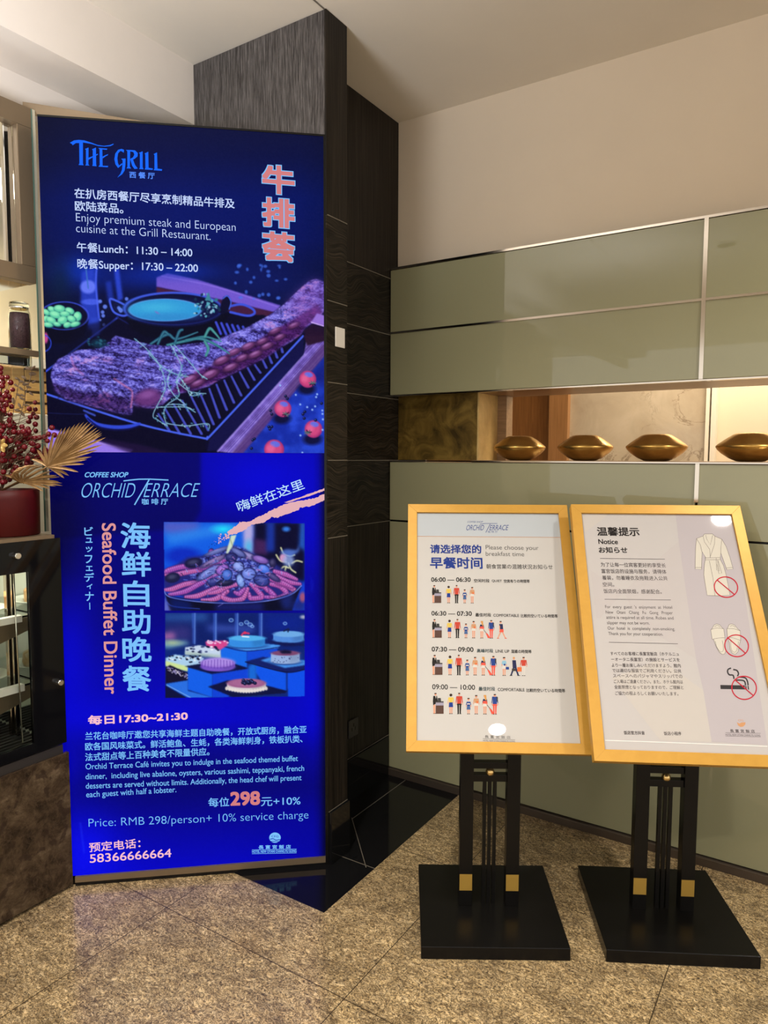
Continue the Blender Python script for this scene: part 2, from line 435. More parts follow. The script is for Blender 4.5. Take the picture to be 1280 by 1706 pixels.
# bulkhead above the buffet side, the soffit return and the side room behind the display cabinet
bh = struct('wall_bulkhead', B(-2.385, -2.165, -4, 1.9905, 2.777, 3.0), M['bulkhead'])
struct('wall_recess', B(-2.43, -2.3855, -4, 1.9905, 2.645, 3.0), M['bulkhead'])
struct('wall_side', B(-3.45, -3.40, -4, 6, 0, 3.0), M['cream_wall'])
struct('wall_partition', B(-3.40, -2.605, 2.6, 2.65, 0, 3.0), M['cream_wall'])

# ceiling downlights
for i, ((x, y), lab) in enumerate(zip(DOWNLIGHTS, ['recessed round downlight above the left sign stand', 'recessed round downlight right of the sign stands', 'recessed round downlight close to the green glass wall', 'recessed round downlight far left, nearer the glass wall of its pair', 'recessed round downlight far left, farther from the glass wall', 'recessed round downlight before the blue light box'])):
    t = thing('downlight', (x, y, 3.0), lab, 'ceiling light', 'recessed ceiling downlights')
    MB().lathe((x, y, 0), [(.064, 2.994), (.085, 2.994), (.088, 2.9995), (.064, 2.9995), (.064, 2.994)], 32).build('trim_ring', M['white_paint'], t)
    MB().lathe((x, y, 0), [(1e-5, 2.9965), (.063, 2.9965)], 32).build('lens', M['lamp_glow'], t)

# ================================================================== SIGN STANDS
def sign_frame_axes(yw, tilt):
    u = Vector((math.cos(yw), math.sin(yw), 0)); b = Vector((-math.sin(yw), math.cos(yw), 0))
    up = b*math.sin(tilt) + Vector((0,0,math.cos(tilt)))
    n = u.cross(up)          # away from or towards the viewer
    if n.dot(CAMP-Vector((-.8,2,1))) < 0: n = -n
    return u, b, up, n
SW, SH = .56, .8405
def sign_stand(base, posts_c, foot, yw, tilt, label, flw, marks):
    """base = floor plan corners of the base plate; posts_c = middle of the post group; foot = bottom middle of the frame front"""
    root = thing('sign_stand', (posts_c[0], posts_c[1], 0), label, 'sign stand', 'gold framed sign stands')
    MB().hexa(base, 0, .04).build('base_plate', M['black_lacquer'], root, bevel=.002)
    u, b, up, n = sign_frame_axes(yw, tilt)
    bu = (Vector(base[1])-Vector(base[0])); bu = Vector((bu.x, bu.y, 0)).normalized(); bb = Vector((-bu.y, bu.x, 0)); Z = Vector((0,0,1))
    P = Vector((posts_c[0], posts_c[1], 0)); F = Vector(foot)
    # height where the post axis meets the back of the frame
    def ztop(p, back=.026):
        q = F - n*back
        return q.z - (n.x*(p.x-q.x)+n.y*(p.y-q.y))/n.z
    for s in (-1, 1):
        c = P + bu*(.0755*s)
        hw, hd = .0215, .019
        plan = [c-bu*hw-bb*hd, c+bu*hw-bb*hd, c+bu*hw+bb*hd, c-bu*hw+bb*hd]
        post = MB().hexa([(p.x, p.y) for p in plan], .04, [ztop(p)+.0 for p in plan]).build('post', M['black_lacquer'], root, bevel=.001)
        MB().obox(c-bb*.0192+Z*.1195, bu, bb, Z, .0205, .0006, .0275).build('gold_inlay', M['gold_inlay'], post)
    def zpix(v):            # height on the post axis seen at photo row v
        lo, hi = 0.0, 1.4
        for _ in range(40):
            md = (lo+hi)/2; w = Vector((P.x, P.y, md))-CAMP
            if CY-FPX*w.dot(CAM_U)/w.dot(CAM_F) > v: lo = md
            else: hi = md
        return lo
    zu, zb, zc = [zpix(v) for v in marks]
    for k in (-1, 0, 1):
        MB().obox(P+bu*(.0165*k)+Z*((.04+zb)/2), bu, bb, Z, .0055, .007, (zb-.04)/2).build('slat', M['black_lacquer'], root)
    for z, h in ((zb, .0115), (zu, .0105)):
        MB().obox(P+Z*z, bu, bb, Z, .0545, .012, h).build('crossbar', M['black_lacquer'], root, bevel=.001)
    MB().sphere(P+Z*zc-bb*.004, .0145, 18, 10).build('ball', M['brass'], root)
    q = F + up*.25 - n*.046
    MB().obox(q+up*.06, u, up, n, .11, .12, .012).build('back_bracket', M['black_lacquer'], root)
    # frame: four mitred gold rails
    e = flw; T = .032
    C = [F-u*SW/2, F+u*SW/2, F+u*SW/2+up*SH, F-u*SW/2+up*SH]
    I = [F-u*(SW/2-e)+up*e, F+u*(SW/2-e)+up*e, F+u*(SW/2-e)+up*(SH-e), F-u*(SW/2-e)+up*(SH-e)]
    fr = MB()
    for i in range(4):
        j = (i+1) % 4
        a = [C[i], C[j], I[j], I[i]]
        fr.add(a+[p-n*T for p in a], [(0,1,2,3),(7,6,5,4),(0,4,5,1),(1,5,6,2),(2,6,7,3),(3,7,4,0)])
    fr.build('sign_frame', M['gold_frame'], root, bevel=.0005)
    K = [p-n*.016 for p in I]
    MB().add(K+[p-n*.008 for p in K], [(0,1,2,3),(7,6,5,4),(0,4,5,1),(1,5,6,2),(2,6,7,3),(3,7,4,0)]).build('backing_board', M['black_lacquer'], root)
    S = [F-u*(SW/2-e+.0)+up*e, None]
    pf = F - n*.008
    return root, pf, u, up, n, I
M['paper_a'] = mat('printed_paper', (.475,.465,.45), rough=.6, spec=.15, coat=1.0, coat_rough=.012, coat_ior=1.3)
M['paper_b'] = mat('printed_grey_paper', (.45,.432,.428), rough=.6, spec=.15, coat=1.0, coat_rough=.03, coat_ior=1.3)
stand_a, PA, UA, UPA, NA, IA = sign_stand([(-.994,1.752), (-.616,1.989), (-.839,2.358), (-1.217,2.121)], (-.9155,2.056), (-.8308,1.9301,.6111), R(30.69), R(30.81),
    'gold framed sign stand on the left, listing breakfast times with little people', .032, (1273, 1294, 1284.5))
stand_b, PB, UB, UPB, NB, IB = sign_stand([(-.525,2.043), (-.135,2.261), (-.344,2.647), (-.734,2.429)], (-.432,2.342), (-.3122,2.1134,.6342), R(28.44), R(32.84),
    'gold framed sign stand on the right, notice with robe, slippers and no smoking pictures', .033, (1281, 1302.5, 1293.5))
def sheet(name, I, n, m, root):
    a = [p-n*.008 for p in I]
    return MB().add(a+[p-n*.008 for p in a], [(0,1,2,3),(7,6,5,4),(0,4,5,1),(1,5,6,2),(2,6,7,3),(3,7,4,0)]).build(name, m, root)
sheet_a = sheet('poster_sheet', IA, NA, M['paper_a'], stand_a)
sheet_b = sheet('poster_sheet', IB, NB, M['paper_b'], stand_b)

# ================================================================== LIGHT BOX
LP = Vector((-1.527,1.995,0)); LD = Vector((-.7503,-.6611,0)); LN = Vector((.6611,-.7503,0)); LW, LH = .928, 2.592
Z = Vector((0,0,1))
def lbp(s, z, off=0): return LP + LD*s + Z*z + LN*off
lb_root = thing('light_box', (LP+LD*LW/2)[:], 'tall blue backlit advertising light box leaning out from the dark oak pier', 'light box')
pl = [lbp(LW,0,-.004), lbp(0,0,-.004), lbp(0.001,0,-.009), Vector((-1.62,1.988,0)), Vector((-2.20,1.475,0)), lbp(LW,0,-.05)]
MB().hexa([(p.x, p.y) for p in pl], .0, LH).build('housing', M['black_lacquer'], lb_root)
def lb_strip(name, s0, s1, z0, z1, t, m):
    a = [lbp(s0,0,t), lbp(s1,0,t), lbp(s1,0,-.004), lbp(s0,0,-.004)]
    a = a[::-1] if True else a
    plan = [(p.x, p.y) for p in a]
    ar = sum(plan[i][0]*plan[(i+1)%4][1]-plan[(i+1)%4][0]*plan[i][1] for i in range(4))
    if ar < 0: plan = plan[::-1]
    return MB().hexa(plan, z0, z1).build(name, m, lb_root)
lb_strip('edge_strip', .0, .011, .0, LH, .003, M['black_lacquer'])
lb_strip('top_strip', .011, LW, LH-.006, LH, .003, M['black_lacquer'])
lb_strip('bottom_rail', .011, .885, .0, .012, .006, M['black_stone'])
lb_strip('bottom_rail', .011, .885, .013, .034, .008, M['steel_brown'])

# ================================================================== BUFFET COUNTER, COLD CASE, DISPLAY CABINET
ct = thing('marble_counter', (-2.4, .6, 0), 'brown mottled marble counter base at the left edge, under the black glass case', 'counter')
B(-2.9, -2.205, -1, 1.36, .0, .06).build('toe_kick', M['black_lacquer'], ct)
B(-2.9, -2.2, -1, 1.372, .03, .47).build('body', M['marble'], ct)
B(-2.2, -2.186, -1, 1.397, .012, .487).build('front_slab', M['marble'], ct, bevel=.0015)
B(-2.9, -2.2, -1, 1.372, .47, .487).build('top_slab', M['marble'], ct, bevel=.001)

cc = thing('cold_case', (-2.45, .8, .4875), 'black glass fronted refrigerated case with a lit window, on the marble counter', 'display case')
FX = -2.19
cz0, cz1 = .4875, 1.226
W0, W1, V0, V1 = .45, 1.277, .558, 1.126
fr = MB(); fr.box(FX-.014, FX, W1, 1.392, cz0+.035, cz1); fr.box(FX-.014, FX, .30, W0, cz0+.035, cz1); fr.box(FX-.014, FX, W0, W1, V1, cz1); fr.box(FX-.014, FX, W0, W1, cz0+.035, V0)
fr.build('front_glass', M['black_glass'], cc)
B(FX-.012, FX-.006, W0, W1, V0, V1).build('window_pane', M['clear_glass'], cc)
B(FX-.03, FX-.004, .3, 1.38, cz0, cz0+.03).build('bottom_rail', M['dark_plastic'], cc)
M['case_liner'] = mat('case_liner', (.62,.62,.52), rough=.5)
cl = MB(); cl.box(-2.72, -2.70, .30, 1.365, cz0, cz1); cl.box(-2.70, FX-.03, 1.362, 1.372, cz0, cz1); cl.box(-2.70, FX-.03, .30, .32, cz0, cz1); cl.box(-2.70, FX-.03, .32, 1.362, 1.18, cz1); cl.box(-2.70, FX-.03, .32, 1.362, cz0+.03, .53)
cl.build('liner', M['case_liner'], cc)
B(-2.72, FX, .3, 1.372, cz1, cz1+.012).build('top_board', M['steel_brown'], cc, bevel=.001)
B(-2.70, FX-.03, 1.358, 1.3615, .531, 1.179).build('mirror_side', M['chrome'], cc)
def knob(y, z):
    k = MB().lathe((FX, y, z), [(.0115, .0), (.0115, .006), (.009, .013), (.009, .02)], 24, axis='X').build('screw_cap', M['chrome'], cc)
knob(1.236, 1.184); knob(1.367, .740)
B(-2.335, -2.325, 1.296, 1.308, .545, V1+.05).build('upright', M['steel'], cc)
B(-2.36, -2.345, 1.288, 1.318, .545, V1+.05).build('upright', M['steel'], cc)
MB().tube([(-2.26,1.277,.545), (-2.26,1.27,.9), (-2.26,1.268,1.15)], .0025, 6).build('rod', M['steel'], cc)
gr = MB()
for k in range(16): gr.box(-2.60+.025*k, -2.592+.025*k, .5, 1.35, .531, .540)
gr.build('grille', M['dark_plastic'], cc)
for z in (.70, .935):
    sh = B(-2.69, -2.30, .34, 1.352, z+.02, z+.026).build('shelf', M['clear_glass'], cc)
    B(-2.30, -2.275, .34, 1.300, z+.012, z+.034).build('shelf_rail', M['white_plastic'], cc)
    MB().add([(-2.325,1.20,z+.015),(-2.325,1.35,z+.015),(-2.325,1.35,z-.03),(-2.325,1.20,z-.07),(-2.317,1.20,z+.015),(-2.317,1.35,z+.015),(-2.317,1.35,z-.03),(-2.317,1.20,z-.07)],
        [(0,1,2,3),(7,6,5,4),(0,4,5,1),(1,5,6,2),(2,6,7,3),(3,7,4,0)]).build('shelf_bracket', M['steel_brown'], cc)
area('case_lamp', (-2.42, .95, 1.17), .03, 4.0, (1,.96,.80), shape='RECTANGLE', size_y=.7)
# dishes on the shelves of the case
M['pastry'] = mottled('orange_pastry', [(.3,(.55,.22,.06)), (.7,(.75,.50,.25))], 40, rough=.5)
M['cream_cake'] = mottled('cream_cake', [(.4,(.72,.66,.52)), (.6,(.55,.36,.18))], 26, rough=.6)
M['salad'] = mottled('green_salad', [(.3,(.02,.05,.02)), (.5,(.10,.16,.05)), (.7,(.42,.42,.22))], 30, rough=.5)
def dish(x, y, z, r, lab, content):
    t = thing('dish', (x, y, z), lab, 'dish', 'dishes in the cold case')
    MB().lathe((x, y, z), [(r*.5, 0), (r*.6, .004), (r, .018), (r*.98, .021), (r*.58, .008), (1e-5, .007)], 32).build('plate', M['plate'], t)
    m = MB()
    if content == 'cake':
        m.lathe((x, y, z), [(r*.5, .009), (r*.52, .012), (r*.52, .05), (r*.48, .056), (1e-5, .056)], 24); m.build('cake', M['pastry'], t)
    elif content == 'cream':
        m.lathe((x, y, z), [(r*.62, .009), (r*.66, .02), (r*.62, .055), (r*.3, .072), (1e-5, .074)], 24); m.build('cake', M['cream_cake'], t)
    else:
        for k in range(26):
            a, q = random.uniform(0, 2*PI), r*.6*math.sqrt(random.random())
            m.sphere((x+q*math.cos(a), y+q*math.sin(a), z+.017+.02*random.random()), random.uniform(.012,.022), 8, 5, squash=.7)
        m.build('food', M['salad'], t)
dish(-2.46, 1.245, .961, .095, 'white dish with orange cake on the upper shelf of the case', 'cake')
dish(-2.46, 1.245, .726, .095, 'white dish with cream cake on the lower shelf of the case', 'cream')
dish(-2.47, 1.02, .726, .10, 'white dish of dark greens on the lower shelf of the case', 'salad')
dish(-2.47, 1.02, .961, .10, 'white dish of dark greens on the upper shelf of the case', 'salad')
bx = B(-2.50, -2.38, 1.00, 1.165, .5405, .66).build('container', M['white_plastic'], None, bevel=.008, loc=(-2.44,1.08,.5405)); tag(bx, 'pale plastic container standing on the floor grille of the case', 'container')

# display cabinet standing on the cold case
dc = thing('display_cabinet', (-2.45, .8, 1.2385), 'bronze framed glass display cabinet at the left edge, standing on the black case', 'cabinet')
CXF = -2.30
B(CXF-.04, CXF, -.5, 1.407, 2.575, 2.640).build('top_beam', M['steel_brown'], dc, bevel=.002)
B(-2.60, CXF-.04, -.5, 1.404, 2.577, 2.587).build('top_board', M['chrome'], dc)
B(CXF-.03, CXF, 1.357, 1.4065, 2.128, 2.575).build('post', M['steel_brown'], dc, bevel=.002)
B(CXF-.05, CXF-.028, 1.325, 1.357, 2.128, 2.575).build('mirror_strip', M['chrome'], dc, bevel=.004)
B(CXF-.04, CXF, -.5, 1.4065, 2.074, 2.128).build('middle_beam', M['steel_brown'], dc, bevel=.002)
B(-2.60, CXF-.04, -.5, 1.404, 2.076, 2.086).build('middle_shelf', M['chrome'], dc)
B(CXF-.012, CXF, -.5, 1.4065, 1.832, 1.852).build('shelf_edge', M['steel_brown'], dc, bevel=.001)
B(-2.60, CXF-.012, -.5, 1.404, 1.842, 1.852).build('shelf', M['clear_glass'], dc)
B(-2.40, -2.335, 1.20, 1.403, 1.800, 1.840).build('lamp_tray', M['chrome'], dc, bevel=.003)
B(-2.60, CXF-.003, 1.4075, 1.4105, 1.239, 2.64).build('end_glass', M['clear_glass'], dc)
B(CXF-.003, CXF, 1.4065, 1.4110, 1.239, 2.64).build('glass_edge', M['green_glass'], dc)
M['edge_bright'] = mat('bright_brushed_edge', (.72,.68,.52), rough=.25, metal=.5)
B(CXF-.008, CXF-.001, 1.4115, 1.4215, 1.239, 2.64).build('edge_strip', M['edge_bright'], dc)
area('cabinet_spot', (-2.45, 1.2, 2.09), .12, 1.6, (.92,.97,1.0))
area('cabinet_shelf_spot', (-2.42, 1.25, 1.79), .08, 1.0, (1,.92,.78))
# closing board between the cabinet and the top of the light box
MB().hexa([(-2.335,1.400), (-1.96,1.73), (-1.975,1.748), (-2.350,1.417)], [2.643,2.52,2.52,2.643], [2.668,2.622,2.622,2.668]).build('closing_board', M['steel_brown'], dc)

# pine drawer chest seen through the cabinet
ch = thing('drawer_chest', (-3.25, 1.7, 0), 'honey pine drawer chest behind the display cabinet', 'chest of drawers')
B(-3.39, -3.19, 1.3, 2.4, 1.69, 1.905).build('carcass', M['pine'], ch, bevel=.004)
B(-3.39, -3.12, 1.2, 2.4, 0, 1.69).build('plinth', M['white_paint'], ch, bevel=.004)
M['pine_gap_shade'] = mat('pine_shadow_gap', (.10,.05,.015), rough=.6)
for z0, z1 in ((1.70,1.745), (1.75,1.795), (1.80,1.845), (1.85,1.90)):
    B(-3.19, -3.1885, 1.875, 2.38, z1-.008, z1+.006).build('drawer_gap', M['pine_gap_shade'], ch)  # dark strip painted in for the shade between the drawers
    B(-3.19, -3.178, 1.875, 2.38, z0, z1-.007).build('drawer', M['pine'], ch, bevel=.002)
B(-3.19, -3.181, 1.815, 1.870, 1.695, 1.90).build('stile', M['pine'], ch, bevel=.002)
B(-3.39, -3.15, 1.3, 2.4, 1.905, 1.945).build('top', M['white_paint'], ch)

# storage jar
jr = thing('storage_jar', (-2.342, 1.367, 1.8525), 'glass jar of dark purple grain on the cabinet shelf', 'jar')
jp = [(.0315,0), (.0345,.004), (.0345,.105), (.033,.123), (.028,.135), (.028,.142)]
MB().lathe((-2.342,1.367,1.8525), jp + [(.0255,.142),(.0255,.135),(.0305,.122),(.032,.105),(.032,.006),(1e-5,.004)], 32).build('glass_body', M['clear_glass'], jr)
MB().lathe((-2.342,1.367,1.8525), [(.0314,.0065), (.0314,.104), (.0295,.122), (1e-5,.126)], 32).build('grain', M['jar_fill'], jr)
MB().lathe((-2.342,1.367,1.8525), [(.0285,.1425), (.0305,.1425), (.0305,.152), (.029,.157), (1e-5,.158)], 32).build('lid', M['clear_glass'], jr)
MB().lathe((-2.342,1.367,1.8525), [(.0286,.136), (.0296,.137), (.0296,.141), (.0286,.142)], 32).build('clasp_ring', M['chrome'], jr)

# ================================================================== VESSELS IN THE NICHE
vl = ['gold lacquer lens shaped vessel in the wall niche, leftmost, before the wooden door', 'gold lacquer lens shaped vessel in the niche, second from the left', 'gold lacquer lens shaped vessel in the niche, third from the left', 'gold lacquer lens shaped vessel in the niche, cut by the right edge of the photo']
for i, (x, s) in enumerate(((-1.171,.98), (-.886,.98), (-.608,1.0), (-.282,1.03))):
    r = .1135*s; h = .104
    pr = [(.038,0), (.046,.001), (.070,.012), (.095,.030), (.1085,.044), (.1125,.0515), (.1135,.0545), (.1120,.058), (.103,.066), (.085,.0795), (.070,.090), (.058,.098), (.050,.1015), (.042,.1035), (1e-5,.1035)]
    o = MB().lathe((x, 2.885, 1.487), [(a*s, b) for a, b in pr], 56).build('vessel', M['vessel'], None, loc=(x, 2.885, 1.487))
    tag(o, vl[i], 'vase', 'gold vessels in the wall niche')

# ================================================================== SMALL FITTINGS ON THE PIER
st = thing('wall_sticker', (-1.5245, 2.066, 1.92), 'small white plastic plate stuck on the pier edge', 'sticker')
B(-1.5248, -1.5215, 2.038, 2.094, 1.888, 1.957).build('plate', M['white_plastic'], st, bevel=.006)
M['print_grey'] = mat('grey_print', (.09,.08,.07), rough=.5)
so = thing('socket_outlet', (-1.7495, 2.458, .315), 'dark square socket outlet low on the oak pier', 'socket')
B(-1.7495, -1.741, 2.422, 2.494, .280, .358).build('face_plate', M['dark_plastic'], so, bevel=.003)
for dy, dz in ((-.012,.0), (.012,.0), (0,.018)):
    B(-1.7415, -1.7405, 2.458+dy-.0025, 2.458+dy+.0025, .315+dz-.007, .315+dz+.007).build('slot', M['black_lacquer'], so)

# ================================================================== PRINTED PICTURES OF THE LIGHT BOX (procedural painter)
def fbm(h, w, sx, sy, octs=4, seed=0):
    """value noise of cell size (sx, sy) pixels"""
    r = np.random.default_rng(seed); out = np.zeros((h, w)); amp = 1; tot = 0
    for o in range(octs):
        cx_, cy_ = max(1.0, sx/2**o), max(1.0, sy/2**o)
        gh, gw = int(h/cy_)+3, int(w/cx_)+3
        g = r.random((gh, gw))
        y = np.arange(h)/cy_; x = np.arange(w)/cx_
        yi, xi = y.astype(int), x.astype(int)
        fy, fx_ = y-yi, x-xi
        fy = (fy*fy*(3-2*fy))[:,None]; fx_ = (fx_*fx_*(3-2*fx_))[None,:]
        a = g[yi][:,xi]*(1-fx_)+g[yi][:,xi+1]*fx_
        b = g[yi+1][:,xi]*(1-fx_)+g[yi+1][:,xi+1]*fx_
        out += amp*(a*(1-fy)+b*fy); tot += amp; amp *= .55
    return out/tot
def blur(a, s):
    if s < .3: return a
    n = int(3*s)+1
    k = np.exp(-.5*(np.arange(-n, n+1)/s)**2); k /= k.sum()
    def conv(m, ax):
        p = [(0,0)]*m.ndim; p[ax] = (n, n)
        q = np.pad(m, p, mode='edge'); o = 0
        for i, kk in enumerate(k):
            sl = [slice(None)]*m.ndim; sl[ax] = slice(i, i+m.shape[ax]); o = o + kk*q[tuple(sl)]
        return o
    return conv(conv(a, 0), 1)
def catm(p, k):
    out = []; n = len(p)
    for i in range(n-1):
        p0, p1, p2, p3 = p[max(0,i-1)], p[i], p[i+1], p[min(n-1,i+2)]
        for j in range(k):
            t = j/k
            out.append(tuple(.5*(2*p1[d]+(p2[d]-p0[d])*t+(2*p0[d]-5*p1[d]+4*p2[d]-p3[d])*t*t+(3*p1[d]-p0[d]-3*p2[d]+p3[d])*t**3) for d in (0,1)))
    return out+[p[-1]]
class Paint:
    def __init__(s, x0, y0, x1, y1, k, col):
        s.x0, s.y0, s.k = x0, y0, k
        s.w, s.h = int((x1-x0)*k), int((y1-y0)*k)
        s.X, s.Y = np.meshgrid(x0+(np.arange(s.w)+.5)/k, y0+(np.arange(s.h)+.5)/k)
        s.a = np.zeros((s.h, s.w, 3)); s.a[:] = col
    def box_(s, pts, pad):
        xs, ys = [p[0] for p in pts], [p[1] for p in pts]
        i0 = max(0, int((min(xs)-pad-s.x0)*s.k)); i1 = min(s.w, int((max(xs)+pad-s.x0)*s.k)+2)
        j0 = max(0, int((min(ys)-pad-s.y0)*s.k)); j1 = min(s.h, int((max(ys)+pad-s.y0)*s.k)+2)
        return i0, i1, j0, j1
    def put(s, reg, m, col, alpha):
        i0, i1, j0, j1 = reg
        m = (m*alpha)[..., None]
        c = col[j0:j1, i0:i1] if isinstance(col, np.ndarray) and col.ndim == 3 else np.asarray(col, float)
        s.a[j0:j1, i0:i1] = s.a[j0:j1, i0:i1]*(1-m) + c*m
    def poly(s, pts, col, soft=.5, alpha=1.0):
        reg = s.box_(pts, 3*soft+2); i0, i1, j0, j1 = reg
        if i1 <= i0 or j1 <= j0: return
        X, Y = s.X[j0:j1, i0:i1], s.Y[j0:j1, i0:i1]
        m = np.zeros(X.shape, bool); n = len(pts)
        for i in range(n):
            (ax, ay), (bx_, by) = pts[i], pts[(i+1) % n]
            if ay == by: continue
            c = ((ay > Y) != (by > Y)) & (X < (bx_-ax)*(Y-ay)/(by-ay)+ax)
            m ^= c
        s.put(reg, np.clip(blur(m.astype(float), soft*s.k), 0, 1), col, alpha)
    def ell(s, cx_, cy_, rx, ry, col, soft=.5, alpha=1.0, rot=0, ring=None):
        c, q = math.cos(R(rot)), math.sin(R(rot)); rr = max(rx, ry)
        reg = s.box_([(cx_-rr, cy_-rr), (cx_+rr, cy_+rr)], 3*soft+3+(ring or 0)); i0, i1, j0, j1 = reg
        if i1 <= i0 or j1 <= j0: return
        X, Y = s.X[j0:j1, i0:i1]-cx_, s.Y[j0:j1, i0:i1]-cy_
        u, v = X*c+Y*q, -X*q+Y*c
        d = np.sqrt((u/rx)**2+(v/ry)**2)
        sd = (d-1)*np.minimum(rx, ry)*(1 if ring is None else 1)
        if ring is not None: sd = np.abs(sd)-ring
        s.put(reg, np.clip(.5-sd/(2*soft+.3), 0, 1), col, alpha)
    def line(s, pts, w, col, soft=.4, alpha=1.0):
        """polyline; w is one width or one per point"""
        ws = w if isinstance(w, (list, tuple)) else [w]*len(pts)
        if len(pts) > 2:
            ws = [ws[min(i//5, len(ws)-2)]+(ws[min(i//5, len(ws)-2)+1]-ws[min(i//5, len(ws)-2)])*(i % 5)/5 for i in range(5*(len(pts)-1))]+[ws[-1]]
            pts = catm(pts, 5)
        reg = s.box_(pts, max(ws)+3*soft+2); i0, i1, j0, j1 = reg
        if i1 <= i0 or j1 <= j0: return
        X, Y = s.X[j0:j1, i0:i1], s.Y[j0:j1, i0:i1]
        sd = np.full(X.shape, 1e9)
        for i in range(len(pts)-1):
            (ax, ay), (bx_, by) = pts[i], pts[i+1]
            dx, dy = bx_-ax, by-ay; L = dx*dx+dy*dy+1e-9
            t = np.clip(((X-ax)*dx+(Y-ay)*dy)/L, 0, 1)
            sd = np.minimum(sd, np.hypot(X-ax-t*dx, Y-ay-t*dy)-(ws[i]+(ws[i+1]-ws[i])*t)/2)
        s.put(reg, np.clip(.5-sd/(2*soft+.3), 0, 1), col, alpha)
    def glow(s, cx_, cy_, rx, ry, col, alpha=1.0):
        g = np.exp(-(((s.X-cx_)/rx)**2+((s.Y-cy_)/ry)**2))*alpha
        s.a = s.a*(1-g[..., None]) + np.asarray(col, float)*g[..., None]
    def vgrad(s, stops):
        ys = [p for p, c in stops]
        for ch in range(3): s.a[..., ch] = np.interp(s.Y, ys, [c[ch] for p, c in stops])
    def mapc(s, f, stops):
        ps = [p for p, c in stops]
        return np.stack([np.interp(f, ps, [c[ch] for p, c in stops]) for ch in range(3)], -1)
def scl(pts, ox, oy, k): return [(ox+x/k, oy+y/k) for x, y in pts]
def jag(pts, amp, step, r):
    out = []; n = len(pts)
    for i in range(n):
        a, b = pts[i], pts[(i+1) % n]; m = max(1, int(math.hypot(b[0]-a[0], b[1]-a[1])/step))
        for j in range(m):
            t = j/m; out.append((a[0]+(b[0]-a[0])*t+r.uniform(-amp, amp), a[1]+(b[1]-a[1])*t+r.uniform(-amp, amp)))
    return out

